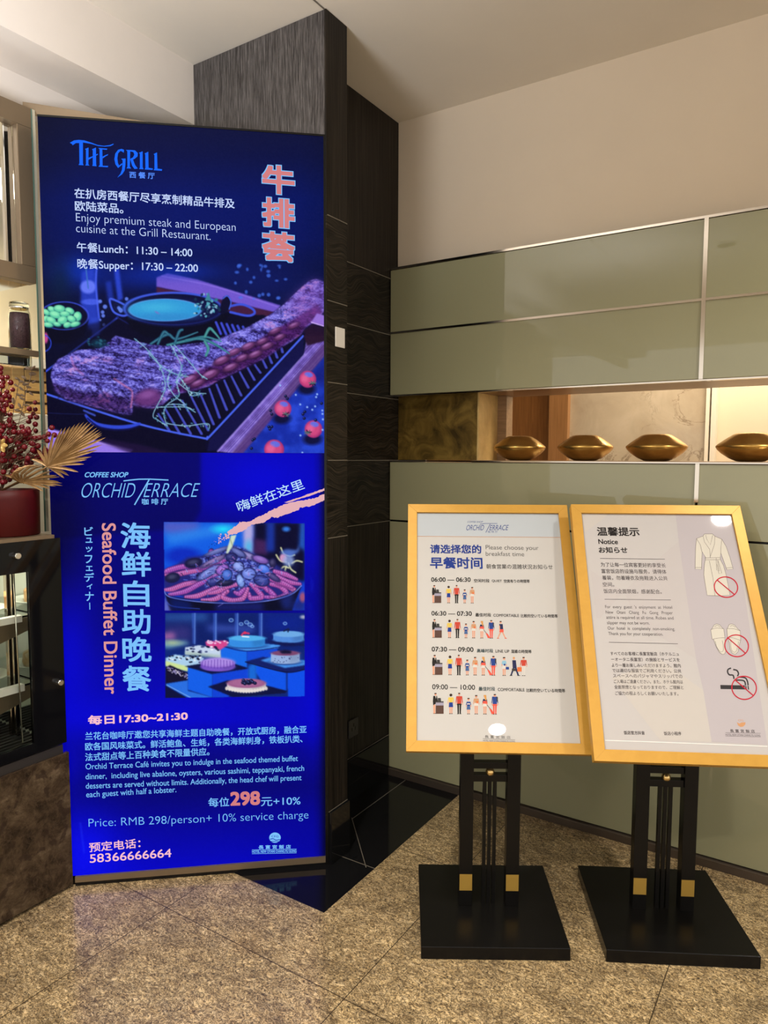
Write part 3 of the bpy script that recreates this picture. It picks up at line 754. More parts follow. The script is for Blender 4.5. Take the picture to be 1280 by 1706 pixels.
def paint_grill():
    P = Paint(50, 180, 560, 768, 1.3, (6,10,50)); r = random.Random(3)
    P.vgrad([(190,(14,17,52)), (260,(8,15,66)), (330,(3,18,94)), (400,(2,16,92)), (440,(2,13,72)), (500,(4,10,52)), (640,(5,6,40)), (760,(6,5,44))])
    P.a *= np.interp(P.X, [52,130,300,500,552], [.78,1,1.06,.98,.82])[..., None]  # backlight fall-off towards the sides worked into the print colour
    n = fbm(P.h, P.w, 60, 60, 4, 5)
    P.glow(128, 452, 40, 26, (8,52,190), .75); P.glow(250, 462, 90, 22, (6,40,165), .6); P.glow(100, 470, 22, 40, (6,30,60), .7)
    P.glow(430, 470, 90, 40, (9,22,96), .8)
    # tumblers at the back
    P.poly([(136,452),(158,446),(166,545),(148,549),(134,505)], (40,66,205), 2.2, .85); P.ell(147,478,13,11,(105,125,250),2,.9); P.line([(143,445),(147,480)],2,(60,110,190),.8)
    P.line([(161,446),(160,478),(165,530)],3,(70,95,240),1.2); P.ell(152,503,16,5,(80,105,245),1,.7); P.poly([(151,530),(165,528),(167,560),(154,560)],(45,70,200),1.5,.7)
    P.poly([(176,470),(185,468),(190,500),(180,502)],(35,60,190),2,.7); P.poly([(190,448),(198,446),(205,498),(196,502)],(48,76,225),1.6,.8)
    for x, y, q in ((167,502,3),(175,511,3.6),(171,520,3),(172,526,3),(173,541,2.6),(180,549,2.4),(201,517,4),(198,513,3),(211,498,3),(167,533,2)): P.ell(x,y,q,q,(105,135,250),.8,.85)
    # bowl of beans
    P.ell(107,532,40,27,(6,8,40),1); P.ell(104,537,38,27,(5,5,26),1); P.poly([(70,535),(147,532),(140,560),(120,572),(75,572)],(4,5,28),1.5)
    P.ell(107,526,40,23,(62,80,215),.6,.9,0,.9); P.ell(107,527,38.5,21.5,(7,9,44),.8)
    for x, y, a, b, t in ((77,520,8,5,30),(86,515,7,5,20),(99,514,10,6.5,5),(92,524,11,6.5,15),(116,518,8.5,6,25),(108,523,9,5,0),(129,527,7,8.5,10),(77,531,6,6,0),(85,533,9,6,20),(104,533,9,7,-20),(119,531,8,6,20),(80,541,9,4.5,8),(112,541,7,5,-20),(125,540,9,4.5,-15),(95,540,7,4,10)):
        P.ell(x+.8,y+1.2,a,b,(18,70,95),.7,1,t); P.ell(x,y,a-.6,b-.6,(96,205,165),.8,1,t); P.ell(x-1.2,y-1.4,a*.6,b*.5,(150,240,190),1.2,.9,t)
    P.ell(72,575,11,20,(10,8,40),1); P.ell(76,563,4,9,(190,70,140),1); P.ell(71,572,14,14,(50,75,225),.6,.9,0,.9)
    # plank behind the pan
    P.poly([(261,462),(279,455),(330,466),(468,509),(461,522),(384,503),(261,478)],(112,86,205),1); P.poly([(261,478),(384,503),(461,521),(458,532),(384,520),(261,488)],(66,26,60),1)
    P.line([(270,460),(360,478),(462,511)],2,(150,120,235),1,.6)
    for i in range(26):
        x, y = r.uniform(365,480), r.uniform(440,498)
        if y < 475 or x > 400: P.ell(x,y,r.uniform(1.5,3.6),r.uniform(1.5,3.2),(70,115,235),.9,.7)
    P.glow(300,452,60,14,(8,50,180),.5)
    # tray
    P.poly([(74,640),(196,531),(300,520),(440,525),(506,556),(506,602),(352,738),(330,740),(76,690)],(6,6,36),.8)
    P.line([(73,620),(80,616),(196,529)],3,(58,82,230),.7); P.line([(196,529),(250,560)],2,(20,26,90),.8)
    P.poly([(128,545),(196,529),(180,560),(150,590),(80,622)],(5,6,34),2,.6)
    # sauce pan
    P.poly([(206,520),(385,520),(366,548),(330,562),(280,567),(240,560),(216,545)],(4,5,28),1.2)
    P.line([(206,507),(196,502),(184,498),(184,507),(190,520),(204,526),(214,524)],3.4,(66,92,228),.7); P.line([(205,512),(192,506),(191,512),(198,520)],2,(16,20,70),.7)
    P.ell(288,514,83,28,(62,88,222),.7); P.ell(289,515,79,25.5,(6,10,54),.8); P.ell(290,521,77,24,(10,16,70),1.2,.7)
    P.ell(275,516.5,61,18.8,(120,160,250),.6); P.ell(275,516.5,60,17.8,(46,150,214),.7); P.glow(262,512,40,9,(70,185,226),.7); P.ell(262,521,4,1.6,(120,120,200),.8,.9,30); P.ell(275,528,50,6,(50,130,200),3,.5)
    P.line([(372,514),(400,507),(420,514),(424,522),(412,526),(384,520)],4,(60,82,218),.7)
    P.poly([(364,520),(372,495),(380,492),(386,503),(382,516),(372,524)],(8,9,44),.8); P.line([(372,497),(379,493),(385,503),(382,515)],2,(70,100,225),.6)
    for i in range(46):
        x, y = r.gauss(345,10), r.gauss(511,9); P.ell(x,y,r.uniform(1.4,3.4),r.uniform(1,2.4),r.choice([(44,120,140),(88,170,190),(150,200,225),(20,50,80)]),.4,.9,r.uniform(0,180))
    P.poly([(341,500),(348,486),(352,502)],(60,130,150),.6)
    # grill ridges
    for x0, y0, x1, y1 in ((264,690,282,716),(276,682,300,722),(290,674,318,722),(304,668,336,722),(319,661,347,716),(334,656,356,706),(349,648,366,695),(361,641,378,682),(374,634,390,670),(386,627,402,658),(400,620,414,645),(413,613,424,632),(425,608,434,620),(438,600,444,612),(448,592,453,604),(458,584,462,595),(468,575,471,586)):
        P.line([(x0,y0),(x1,y1)],[3.6,5],(66,74,186),.7); P.line([(x0+3.4,y0),(x1+4,y1)],[2.5,3.5],(6,5,26),.6)
    for i in range(6): P.line([(360+9*i,537+i*1.5),(368+9*i,556+i)],4,(62,74,206),.8)
    P.line([(75,656),(82,658),(230,706),(334,729),(346,728),(360,716),(505,560)],3.4,(70,98,236),.6)
    P.poly([(349,733),(362,719),(506,563),(506,604),(372,748),(346,752)],(14,14,66),.8); P.poly([(78,662),(230,710),(340,733),(345,754),(79,754)],(5,4,34),.8)
    P.line([(80,688),(130,690),(158,688)],1,(34,44,120),.5,.6)
    P.line([(143,692),(150,700),(164,708),(190,712),(214,711),(233,706)],[4,6,7,7,7,4],(48,72,210),.8); P.line([(146,697),(164,711),(190,716),(214,715),(232,710)],[2,3,3,3,2],(10,12,70),1)
    P.line([(140,684),(158,692)],3,(60,80,190),1)
    # steak
    out = scl([(62,480),(70,440),(95,405),(140,385),(180,366),(270,360),(305,335),(340,305),(365,312),(420,328),(500,345),(560,350),(700,336),(800,310),(900,270),(1000,215),(1060,170),(1120,110),(1165,72),(1195,62),(1235,78),(1252,95),(1252,175),(1225,205),(1200,240),(1150,270),(1130,300),(1090,330),(1050,352),(980,400),(900,435),(850,462),(770,500),(740,520),(690,535),(620,550),(575,570),(540,600),(500,614),(470,614),(415,600),(410,642),(370,640),(330,630),(230,604),(130,580),(85,545)], 60, 440, 2.56)
    f1 = fbm(P.h, P.w, 8, 4, 4, 11); f2 = fbm(P.h, P.w, 40, 26, 3, 12); f3 = fbm(P.h, P.w, 3, 2, 2, 13)
    u = (P.X-60)*.9+(P.Y-440)*.45
    stripes = .5+.5*np.sin((P.Y-.18*P.X+18*f2)/3.1)
    f = np.clip(.40*f1+.34*f3+.12*stripes+.18*f2-.02, 0, 1)
    steak = P.mapc(f, [(.27,(18,12,52)),(.40,(58,48,130)),(.50,(96,90,192)),(.61,(132,128,236)),(.76,(186,182,255))])
    pink = np.clip((f2-.52)*5, 0, 1)[..., None]*np.clip((f1-.4)*3, 0, 1)[..., None]
    steak = steak*(1-.5*pink)+np.array([206,120,176])*.5*pink
    P.poly(out, (14,8,40), 1); P.poly(out, steak, .7)
    dark = np.clip(steak*np.array([.52,.36,.50])+np.array([6,0,2]), 0, 255)
    for q in ([(64,500),(100,520),(180,545),(270,555),(330,560),(400,575),(412,640),(330,630),(230,604),(130,580),(85,545)], [(405,560),(470,528),(530,535),(545,595),(500,614),(415,604)]):
        P.poly(scl(q,60,440,2.56), dark, 3.5, .95)
    lump = np.clip(steak*np.array([.42,.22,.36])+np.array([26,6,26]), 0, 255)
    P.poly(scl([(560,560),(620,500),(690,455),(770,425),(850,395),(905,350),(985,300),(1050,262),(1120,222),(1200,170),(1225,205),(1150,270),(1130,300),(1050,352),(980,400),(850,462),(770,500),(690,535)],60,440,2.56), lump, 2)
    for x, y, a, b in ((655,492,40,20),(742,470,44,20),(690,508,34,14),(830,440,36,16),(792,410,40,18),(880,400,30,14),(935,385,34,15),(905,350,34,16),(985,350,30,14),(965,330,28,12),(1040,312,26,12),(1020,285,30,12),(1100,262,28,12),(845,375,34,14)):
        x, y = 60+x/2.56, 440+y/2.56
        P.ell(x,y+1,a/2.56,b/2.56,(34,12,46),1.2,.9,-24); P.ell(x,y,a/2.9,b/3.2,(112,56,112),1.6,.9,-24); P.ell(x-1,y-2,a/5,b/7,(178,120,190),1.2,.75,-24)
    P.ell(60+478/2.56,440+570/2.56,22,14,(104,52,122),4,.9,-12); P.ell(60+475/2.56,440+556/2.56,12,6,(140,84,160),3,.8,-12)
    P.line(scl([(335,490),(380,520),(410,545),(405,610)],60,440,2.56),3,(206,120,170),1.2,.7); P.line(scl([(150,400),(165,440),(200,470)],60,440,2.56),3,(200,110,170),2,.6)
    for i in range(9):
        x0 = 90+38*i; P.line(scl([(x0,470-16*i+(i%3)*8),(x0+120,500-16*i),(x0+250,512-13*i)],60,440,2.56),1.6,(30,14,60),.8,.55)
    for i in range(7):
        x0 = 90+46*i; P.line(scl([(x0,515+4*i),(x0+30,575)],60,440,2.56),2.4,(16,6,40),1.4,.5); P.line(scl([(x0+40,520+4*i),(x0,580)],60,440,2.56),2,(16,6,40),1.4,.45)
    P.line(scl([(700,352),(800,326),(900,285),(1000,230),(1065,185),(1130,118)],60,440,2.56),5,(150,140,245),3,.45)
    P.poly(scl([(1060,170),(1120,110),(1165,72),(1195,62),(1252,95),(1252,175),(1200,240),(1130,260)],60,440,2.56),(132,78,176),7,.45)
    # herbs
    for q in ([(490,340),(560,300),(600,320),(690,290)],[(520,340),(545,290),(565,300)],[(560,345),(650,325),(720,310),(790,330)],[(720,310),(740,275),(760,290),(785,320)],[(590,345),(610,290),(625,280)],[(640,325),(700,318),(760,340),(825,382)],[(720,330),(735,360),(725,390)]):
        P.line(scl(q,60,440,2.56),[4,5,4,2][:len(q)],r.choice([(44,110,128),(60,136,138),(34,88,118)]),.6); P.line(scl(q,60,440,2.56),1,(120,190,190),.4,.45)
    for q in ([(420,318),(470,360),(520,420),(545,480),(548,540),(500,640),(520,665),(560,690)],[(575,345),(600,390),(620,440),(600,500),(610,560),(560,600),(545,640),(560,690)],[(590,345),(640,400),(700,470),(730,490)],[(600,500),(650,540),(690,550),(725,552)],[(560,600),(620,600),(680,632)],[(520,610),(640,610),(670,625)],[(560,680),(640,690),(730,680),(740,700)],[(580,450),(560,500),(590,560),(640,600)],[(480,380),(540,440),(600,470),(650,480)],[(610,480),(640,520),(660,560),(700,555)]):
        pts = scl(q,60,440,2.56); P.line(pts,1.5,(104,158,196),.4,.95); P.line(pts,.8,(168,205,220),.3,.8)
        for a, b in zip(pts, pts[1:]):
            for j in range(4):
                t = r.random(); x, y = a[0]+(b[0]-a[0])*t, a[1]+(b[1]-a[1])*t; P.ell(x+r.uniform(-3,3),y+r.uniform(-3,3),2.1,.9,r.choice([(90,150,180),(60,120,150),(150,200,215)]),.3,.9,r.uniform(0,180))
    P.ell(165,572,13,8,(12,44,70),2,.9)
    for i in range(24): P.ell(r.gauss(165,8),r.gauss(571,5),2,1.2,r.choice([(20,70,96),(40,96,120)]),.5,.9)
    # board and table on the right
    P.poly([(395,757),(549,578),(549,760)],(22,48,176),1); P.glow(505,700,50,60,(36,70,215),.6)
    tb = P.mapc(fbm(P.h,P.w,30,30,3,4), [(.3,(14,36,150)),(.7,(40,74,215))]); P.poly([(397,757),(549,580),(549,760)], tb, 1, .7); P.poly([(500,640),(549,585),(549,640)],(12,18,100),8,.8)
    vv = P.X*.74+P.Y*.67; n1 = np.random.default_rng(6).random(900); uu = P.X*.67-P.Y*.74
    gr = P.mapc(.62*np.interp((vv*1.1) % 890, np.arange(900), n1)+.38*fbm(P.h,P.w,14,14,3,8), [(.2,(80,58,132)),(.5,(122,98,200)),(.8,(180,160,238))])
    P.poly([(361,752),(506,592),(512,562),(549,560),(549,582),(402,757)], gr, .8); P.poly([(384,757),(536,575),(549,568),(549,584),(404,757)],(78,48,112),1.2,.8); P.line([(363,752),(508,590)],2,(172,152,240),.8,.7)
    P.poly([(506,560),(516,550),(549,556),(549,566),(512,576)],(40,18,46),1); P.poly([(519,537),(528,522),(549,528),(549,545)],(150,112,215),.8); P.line([(519,537),(549,546)],2,(206,170,250),.6)
    P.poly([(505,552),(520,540),(549,548),(549,558),(512,560)],(34,14,44),1,.9)
    for x, y, q, ca in ((513,632,14,40),(471.6,681,14,60),(522.5,715,14.5,150),(457,749,16.5,None)):
        P.ell(x-2,y+q*1.15,q*1.05,q*.65,(6,8,44),3,.9)
        P.ell(x,y,q,q,(160,44,110),.8); P.ell(x-1,y-1,q*.86,q*.86,(208,72,128),2.5,.95); P.ell(x+1.5,y-q*.55,q*.5,q*.3,(96,110,226),.8,.95,10); P.ell(x-q*.35,y-q*.1,q*.4,q*.4,(236,110,160),2.5,.6)
        if ca is not None:
            a = R(ca); hx, hy = x+q*.75*math.cos(a), y+q*.75*math.sin(a)
            for j in range(7): t = R(ca+j*51); P.line([(hx,hy),(hx+6*math.cos(t),hy+4*math.sin(t))],1.6,r.choice([(14,24,44),(74,110,110)]),.4)
    P.a[(P.Y > 757.5)] = (0,0,150)
    for i in range(44):
        x, y = r.uniform(398,549), r.uniform(640,757)
        if (x-395)/154 + (757-y)/180 > 1.02 or x > 500 and y > 660: 
            P.ell(x,y,1.7,1.7,(150,185,250),.4,.9)
    for x, y in ((505,690),(508,686),(507,697),(450,715),(448,711),(453,711),(421,733),(424,731),(419,747),(453,690),(451,684),(476,660),(479,664),(536,672),(526,700),(549,692)): P.ell(x,y,2.4,2.4,(8,10,40),.5); P.ell(x-.6,y-.7,.8,.8,(80,100,200),.3)
    P.poly([(50,712),(79,713),(150,730),(222,749),(215,757),(50,757)],(150,120,232),1.2); P.line([(79,716),(215,750)],1.5,(190,160,250),.8); P.poly([(140,725),(230,740),(300,757),(222,757)],(30,14,58),2,.8)
    P.a = np.clip(P.a, 0, 255); P.a = np.clip(P.a + (fbm(P.h,P.w,2,2,1,77)-.5)[...,None]*6, 0, 255)
    return P

def paint_seafood():
    P = Paint(70, 742, 560, 1470, 1.3, (0,0,150)); r = random.Random(5)
    P.vgrad([(745,(0,0,166)), (800,(0,0,150)), (860,(0,0,128)), (950,(0,0,120)), (1040,(0,0,138)), (1120,(0,0,178)), (1200,(0,0,190)), (1250,(0,0,140)), (1310,(0,0,118)), (1370,(0,0,150)), (1420,(0,0,178)), (1450,(0,0,196))])
    P.glow(440,800,110,60,(0,0,214),.9); P.glow(515,880,40,110,(0,0,205),.8); P.glow(118,1080,40,120,(0,0,215),.8); P.glow(140,1425,60,70,(4,8,240),.9); P.glow(200,1190,150,30,(0,0,216),.8)  # bright patches of the uneven backlight put into the colour
    P.glow(530,1160,30,90,(0,0,208),.7); P.glow(520,1400,60,60,(0,0,150),.6); P.glow(300,1300,150,40,(0,0,110),.6); P.glow(115,1270,30,50,(0,0,190),.6)
    P.poly([(60,740),(335,740),(335,850),(318,880),(60,900)],(0,0,84),3,.75); P.glow(95,880,50,110,(0,0,52),.85)
    P.glow(200,1010,70,160,(0,0,110),.35)
    edge = np.interp(P.X, [522,531,541,549], [1,.86,.36,.22]); P.a *= edge[..., None]  # dim right edge of the backlight, also put into the colour
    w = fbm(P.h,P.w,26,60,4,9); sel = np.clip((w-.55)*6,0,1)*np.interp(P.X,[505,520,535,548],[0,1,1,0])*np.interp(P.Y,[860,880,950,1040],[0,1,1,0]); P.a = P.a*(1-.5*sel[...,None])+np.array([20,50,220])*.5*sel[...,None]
    P.line([(134,1372),(140,1420)],2,(30,60,255),2,.5)
    # ---- seafood picture
    P.poly([(273,870),(508,872),(508,1017),(274.5,1017)],(10,60,205),.4)
    def cl(): pass
    save = P.a.copy()
    k = 5.12; S = lambda q: scl(q, 270, 860, k)
    P.poly(S([(0,40),(700,40),(720,300),(0,480)]),(14,92,226),6); P.poly(S([(0,40),(330,50),(300,130),(80,160),(0,130)]),(86,90,190),5,.9); P.poly(S([(20,130),(80,150),(420,80),(640,60),(640,130),(60,240)]),(50,140,236),5,.7)
    P.ell(270+520/k,860+110/k,14,6,(30,220,250),5,.95); P.ell(270+180/k,860+340/k,30,14,(6,30,180),5,.8); P.poly(S([(0,430),(330,330),(420,430),(0,560)]),(10,60,210),5,.6)
    P.poly(S([(780,50),(1220,50),(1220,560),(900,500),(780,330)]),(8,8,44),3); P.poly(S([(690,60),(780,60),(775,330),(700,330)]),(178,170,222),3); P.ell(270+740/k,860+260/k,6,10,(70,180,230),4,.8)
    P.poly(S([(790,190),(900,210),(900,330),(780,320)]),(70,34,90),3,.9); P.poly(S([(890,50),(960,50),(960,300),(890,300)]),(26,60,180),3,.8); P.poly(S([(1180,50),(1220,50),(1220,300),(1170,260)]),(40,110,230),3,.8); P.ell(270+1060/k,860+110/k,6,4,(50,120,220),2)
    P.ell(270+1080/k,860+400/k,15,22,(16,20,60),4)
    for q in ([(1015,270),(1040,320),(1090,340),(1130,330)],[(975,330),(1010,380),(1060,390)],[(1010,460),(1040,430),(1080,440)],[(1110,400),(1150,380),(1195,390)],[(1080,400),(1100,450),(1140,480)],[(1060,430),(1050,470),(1070,490)]): P.line(S(q),2.6,(222,224,170),.8,.9)
    P.ell(270+1035/k,860+355/k,6,7,(206,150,190),1.5); P.ell(270+1080/k,860+380/k,9,9,(150,170,226),3,.8); P.poly(S([(1000,310),(1060,280),(1150,290),(1170,240),(1170,300),(1100,350)]),(90,130,226),2,.8)
    P.poly(S([(0,480),(80,440),(220,350),(400,330),(540,270),(620,255),(720,290),(800,340),(930,380),(1100,500),(1190,570),(1180,620),(1000,700),(600,735),(200,700),(20,620)]),(34,36,120),2)
    tx = P.mapc(.6*fbm(P.h,P.w,7,5,3,21)+.4*fbm(P.h,P.w,2.5,2.5,2,22), [(.25,(14,14,52)),(.45,(50,56,150)),(.6,(96,110,206)),(.78,(150,170,240))])
    P.poly(S([(180,430),(400,330),(540,270),(620,250),(720,290),(840,360),(960,420),(1000,560),(700,640),(400,620),(260,540)]), tx, 2)
    def prawn(q, w=9.5, c=(186,92,172)):
        pts = S(q); P.line(pts,[w*.72]+[w]*(len(pts)-2)+[w*.55],(78,30,104),.8); P.line(pts,[w*.55]+[w*.8]*(len(pts)-2)+[w*.35],c,1); P.line([(x,y-1.6) for x,y in pts],1.8,(210,140,220),1,.7)
        for a, b in zip(pts, pts[1:]):
            dx, dy = b[0]-a[0], b[1]-a[1]; L = math.hypot(dx,dy)+.01
            for j in range(max(1,int(L/3.2))):
                t = (j+.5)/max(1,int(L/3.2)); x, y = a[0]+dx*t, a[1]+dy*t; P.line([(x-dy/L*w*.38,y+dx/L*w*.38),(x+dy/L*w*.38,y-dx/L*w*.38)],.7,(96,44,130),.4,.8)
    for q in ([(330,460),(200,480),(110,500),(30,500)],[(300,430),(180,430),(60,460),(20,480)],[(330,560),(200,580),(90,620),(20,630)],[(470,500),(330,570),(200,640),(60,670)],[(480,600),(400,640),(300,680),(200,690)],[(650,580),(560,600),(480,640),(400,660)],[(560,640),(490,690),(420,715),(340,715)],[(730,620),(690,700),(600,720),(520,690),(540,650)],[(760,580),(820,640),(850,690),(760,700),(745,660)],[(860,600),(920,640),(960,690),(880,690)],[(930,580),(1010,600),(1060,660),(990,700),(930,690)],[(980,570),(1080,600),(1140,650),(1080,670)],[(960,470),(1060,500),(1150,540)],[(980,510),(1080,560),(1180,580)],[(930,540),(1030,570),(1110,610)],[(540,370),(400,430),(320,450)],[(700,620),(660,660),(620,650)],[(800,590),(870,600),(900,640)]): prawn(q, c=r.choice([(186,92,172),(170,84,178),(200,104,168)]))
    def shell(x, y, a, b, t, c=(104,122,206)):
        x, y = 270+x/k, 860+y/k; P.ell(x,y,a/k,b/k,(22,22,72),.9,1,t); P.ell(x,y,a/k*.86,b/k*.84,c,1,1,t); P.ell(x-1,y-1.5,a/k*.5,b/k*.4,tuple(min(255,v+44) for v in c),1.6,.8,t)
    for q in ((270,400,80,44,-10,(26,26,66)),(90,525,66,44,-10,(26,28,66)),(440,385,130,26,-26,(112,92,150)),(400,480,130,36,-32,(96,110,190)),(515,455,64,44,-30,(140,92,190)),(740,340,120,30,22,(120,110,170)),(650,430,52,48,20,(120,140,220)),(670,550,36,66,-14,(120,150,226)),(840,370,80,34,18,(120,84,170)),(740,490,66,54,0,(104,124,214)),(850,550,70,50,12,(50,60,140)),(950,520,70,26,32,(60,50,110)),(440,560,66,36,-14,(40,46,120)),(540,570,78,30,-6,(22,24,60)),(650,310,80,30,30,(80,90,160)),(590,350,56,40,0,(36,38,104)),(870,450,60,40,24,(70,110,220)),(555,500,46,54,10,(60,96,190)),(945,400,30,44,0,(40,36,80)),(420,310,26,36,10,(120,50,140)),(470,300,120,20,-20,(90,100,170))): shell(*q)
    for i in range(170):
        x, y = r.gauss(560,210), r.gauss(470,90); c = r.choice([(14,14,50),(150,170,240),(40,44,120),(180,120,200),(90,110,220)]); a = r.uniform(0,PI)
        if 240 < y < 690 and abs(x-600) < 1.5*(y-180): P.line(S([(x,y),(x+30*math.cos(a),y+22*math.sin(a))]),r.uniform(.6,1.5),c,.4,.75)
    P.poly(S([(545,315),(590,165),(635,160),(600,260),(560,320)]),(206,222,196),.8); P.line(S([(575,170),(600,250)]),1.2,(150,160,120),.6)
    P.poly(S([(20,640),(60,680),(300,720),(600,735),(900,715),(1100,660),(1190,590),(1150,700),(1110,810),(60,810)]),(6,8,36),1); P.line(S([(20,640),(70,690),(300,728),(600,742),(900,722),(1100,668),(1190,592)]),1.6,(120,140,240),.6); P.line(S([(40,730),(100,770),(320,790)]),1.2,(60,90,220),.7,.8); P.line(S([(480,770),(520,745)]),1,(190,160,230),.5); P.poly(S([(450,745),(860,735),(870,810),(460,810)]),(24,34,130),4,.7); P.poly(S([(60,690),(240,730),(260,800),(80,800)]),(12,40,150),4,.5); P.poly(S([(1000,700),(1130,640),(1100,790),(1040,800)]),(30,50,150),4,.6); P.poly(S([(0,640),(30,700),(80,815),(0,815)]),(110,110,190),2,.8); P.poly(S([(1120,740),(1220,660),(1220,810),(1110,810)]),(24,40,130),4); P.ell(270+1200/k,860+690/k,5,8,(190,90,110),2,.8)
    msk = ((P.X > 273+(P.Y-870)*.01) & (P.X < 508) & (P.Y > 869.5+(P.X-273)*.01) & (P.Y < 1017.5))
    P.a = np.where(msk[...,None], P.a, save)
    # ---- cake picture
    save = P.a.copy()
    P.poly(S([(0,820),(1230,820),(1230,1550),(0,1570)]),(10,38,120),.4)
    P.poly(S([(0,820),(1230,820),(1230,1120),(0,1120)]),(8,26,96),8,.8); P.poly(S([(850,830),(1230,830),(1230,1000),(860,1000)]),(8,34,150),10,.8)
    P.poly(S([(0,840),(380,830),(400,890),(0,890)]),(64,120,200),6,.7); P.poly(S([(20,950),(240,940),(260,1060),(20,1040)]),(70,56,130),8,.8); P.poly(S([(370,930),(800,940),(780,990),(400,980)]),(80,104,210),5,.7); P.poly(S([(0,1000),(100,990),(120,1050),(0,1060)]),(186,110,170),4,.8); P.poly(S([(0,1060),(200,1060),(240,1090),(60,1130),(0,1120)]),(120,170,190),3,.8); P.ell(270+90/k,860+1080/k,12,4,(170,190,150),3,.8)
    for x in (275,455,640,845): P.poly(S([(x-18,825),(x+14,825),(x+12,1090),(x-16,1090)]),(56,92,190),1.2,.75); P.line(S([(x+6,825),(x+4,1090)]),1.2,(120,160,236),.6,.7)
    for x, y, q in ((590,887,3.4),(675,920,3),(722,905,3.4),(752,925,3.6),(770,940,2.6),(1050,915,2.8)): P.ell(270+x/k,860+y/k,q,q*.8,(150,200,250),.5,.9,0,.5); P.ell(270+x/k,860+y/k,q*.8,q*.6,(80,120,220),1,.5)
    P.ell(271+1200/k,860+860/k,5,3,(220,220,220),1.5,.7)
    # plinths and cakes
    P.poly(S([(500,1110),(725,1150),(725,1290),(500,1230)]),(20,104,232),.8); P.poly(S([(725,1150),(985,1130),(985,1210),(725,1240)]),(14,72,214),.8); P.poly(S([(500,1100),(730,1075),(1015,1100),(990,1125),(722,1150)]),(74,152,238),.8); P.line(S([(500,1105),(722,1152),(1015,1112)]),1.2,(12,30,110),.5)
    def cake(x, y, rx, ry, h, top, side, rim=None):
        x, y = 270+x/k, 860+y/k; rx, ry, h = rx/k, ry/k, h/k
        P.ell(x,y+h+1.5,rx*1.03,ry,(10,24,90),1.5,.8); P.ell(x,y+h,rx,ry,side,.6); P.poly([(x-rx,y),(x+rx,y),(x+rx,y+h),(x-rx,y+h)],side,.5); P.poly([(x+rx*.3,y),(x+rx,y),(x+rx,y+h),(x+rx*.3,y+h+ry*.8)],tuple(v*.78 for v in side),3,.6); P.ell(x,y,rx,ry,top,.7)
    cake(725,1040,155,24,58,(82,176,236),(52,140,226)); P.line(S([(680,1015),(700,995),(740,1000)]),3,(210,60,110),.8); P.line(S([(685,1025),(740,1030)]),2,(240,240,250),.6); P.ell(270+708/k,860+995/k,2,2.4,(226,50,90),.5)
    cake(1080,1005,130,26,50,(110,170,230),(80,140,220)); P.line(S([(1040,980),(1080,962),(1075,985)]),2,(20,30,60),.8); P.poly(S([(880,1065),(1215,1090),(1215,1105),(1050,1110)]),(12,22,80),1)
    P.poly(S([(370,1070),(560,1060),(560,1100),(500,1140),(380,1115)]),(214,70,140),1); 
    for i in range(16): P.ell(270+r.uniform(380,560)/k,860+r.uniform(1060,1085)/k,2,1.4,(236,190,226),.4)
    P.poly(S([(195,1120),(320,1100),(500,1140),(500,1210),(340,1180),(195,1180)]),(196,212,236),.8); P.poly(S([(195,1150),(500,1185),(500,1215),(195,1185)]),(168,190,180),1.5,.8)
    for i in range(20): P.ell(270+r.uniform(210,490)/k,860+r.uniform(1110,1165)/k,2.4,1.5,r.choice([(20,24,60),(60,70,120),(240,244,250)]),.4,.9)
    P.poly(S([(30,1210),(110,1180),(360,1210),(330,1260),(222,1280),(222,1320),(30,1270)]),(170,206,236),.8); P.poly(S([(30,1235),(222,1282),(222,1325),(30,1280)]),(206,226,150),1)
    for i in range(34): x, y = r.uniform(50,340), r.uniform(1190,1250); P.ell(270+x/k,860+y/k,2,1.3,r.choice([(14,18,44),(16,20,50),(230,240,250)]),.4,.9)
    P.poly(S([(30,1290),(70,1270),(222,1340),(222,1400),(30,1425)]),(18,14,44),.8)
    for i in range(40): P.line(S([(lambda x,y: (x,y))(40+i*4.4, 1285+i*1.6+r.uniform(-6,40)), (60+i*4.4,1290+i*1.6+r.uniform(-6,40))]),1.3,r.choice([(226,216,230),(150,140,190),(20,14,40)]),.4,.9)
    P.poly(S([(222,1290),(430,1345),(430,1545),(222,1480)]),(16,94,232),.8); P.poly(S([(430,1345),(735,1300),(735,1400),(560,1545),(430,1545)]),(12,66,214),.8); P.poly(S([(195,1280),(390,1250),(620,1260),(740,1300),(420,1345)]),(10,16,60),.8)
    P.ell(270+476/k,860+1295/k,30,5,(8,12,50),1); cake(476,1250,146,38,36,(156,116,216),(122,84,196)); P.ell(270+470/k,860+1240/k,26,7,(176,146,230),2,.8)
    for i in range(11): x = 345+i*26; P.line(S([(x,1222+abs(i-5)*4),(x-6+i,1300-abs(i-5)*4)]),1,(80,44,150),.5,.7)
    P.poly(S([(40,1430),(222,1400),(222,1490),(430,1545),(240,1560),(40,1450)]),(40,110,224),.8); P.line(S([(40,1440),(240,1545)]),1.4,(120,170,240),.6); P.poly(S([(0,1440),(40,1450),(220,1555),(0,1570)]),(8,14,60),1)
    P.poly(S([(800,1240),(1060,1330),(1060,1500),(880,1460),(800,1330)]),(12,84,232),1); P.poly(S([(735,1280),(800,1240),(810,1400),(735,1400)]),(24,120,236),2,.8); P.poly(S([(1070,1335),(1220,1310),(1220,1545),(1075,1545)]),(10,78,232),.8)
    P.poly(S([(710,1240),(860,1200),(1220,1240),(1220,1310),(1050,1335)]),(14,28,100),.8); P.poly(S([(840,1230),(930,1200),(1220,1230),(1220,1270),(1050,1295)]),(66,140,230),1); P.line(S([(712,1243),(1050,1330),(1220,1306)]),1.6,(8,12,50),.5)
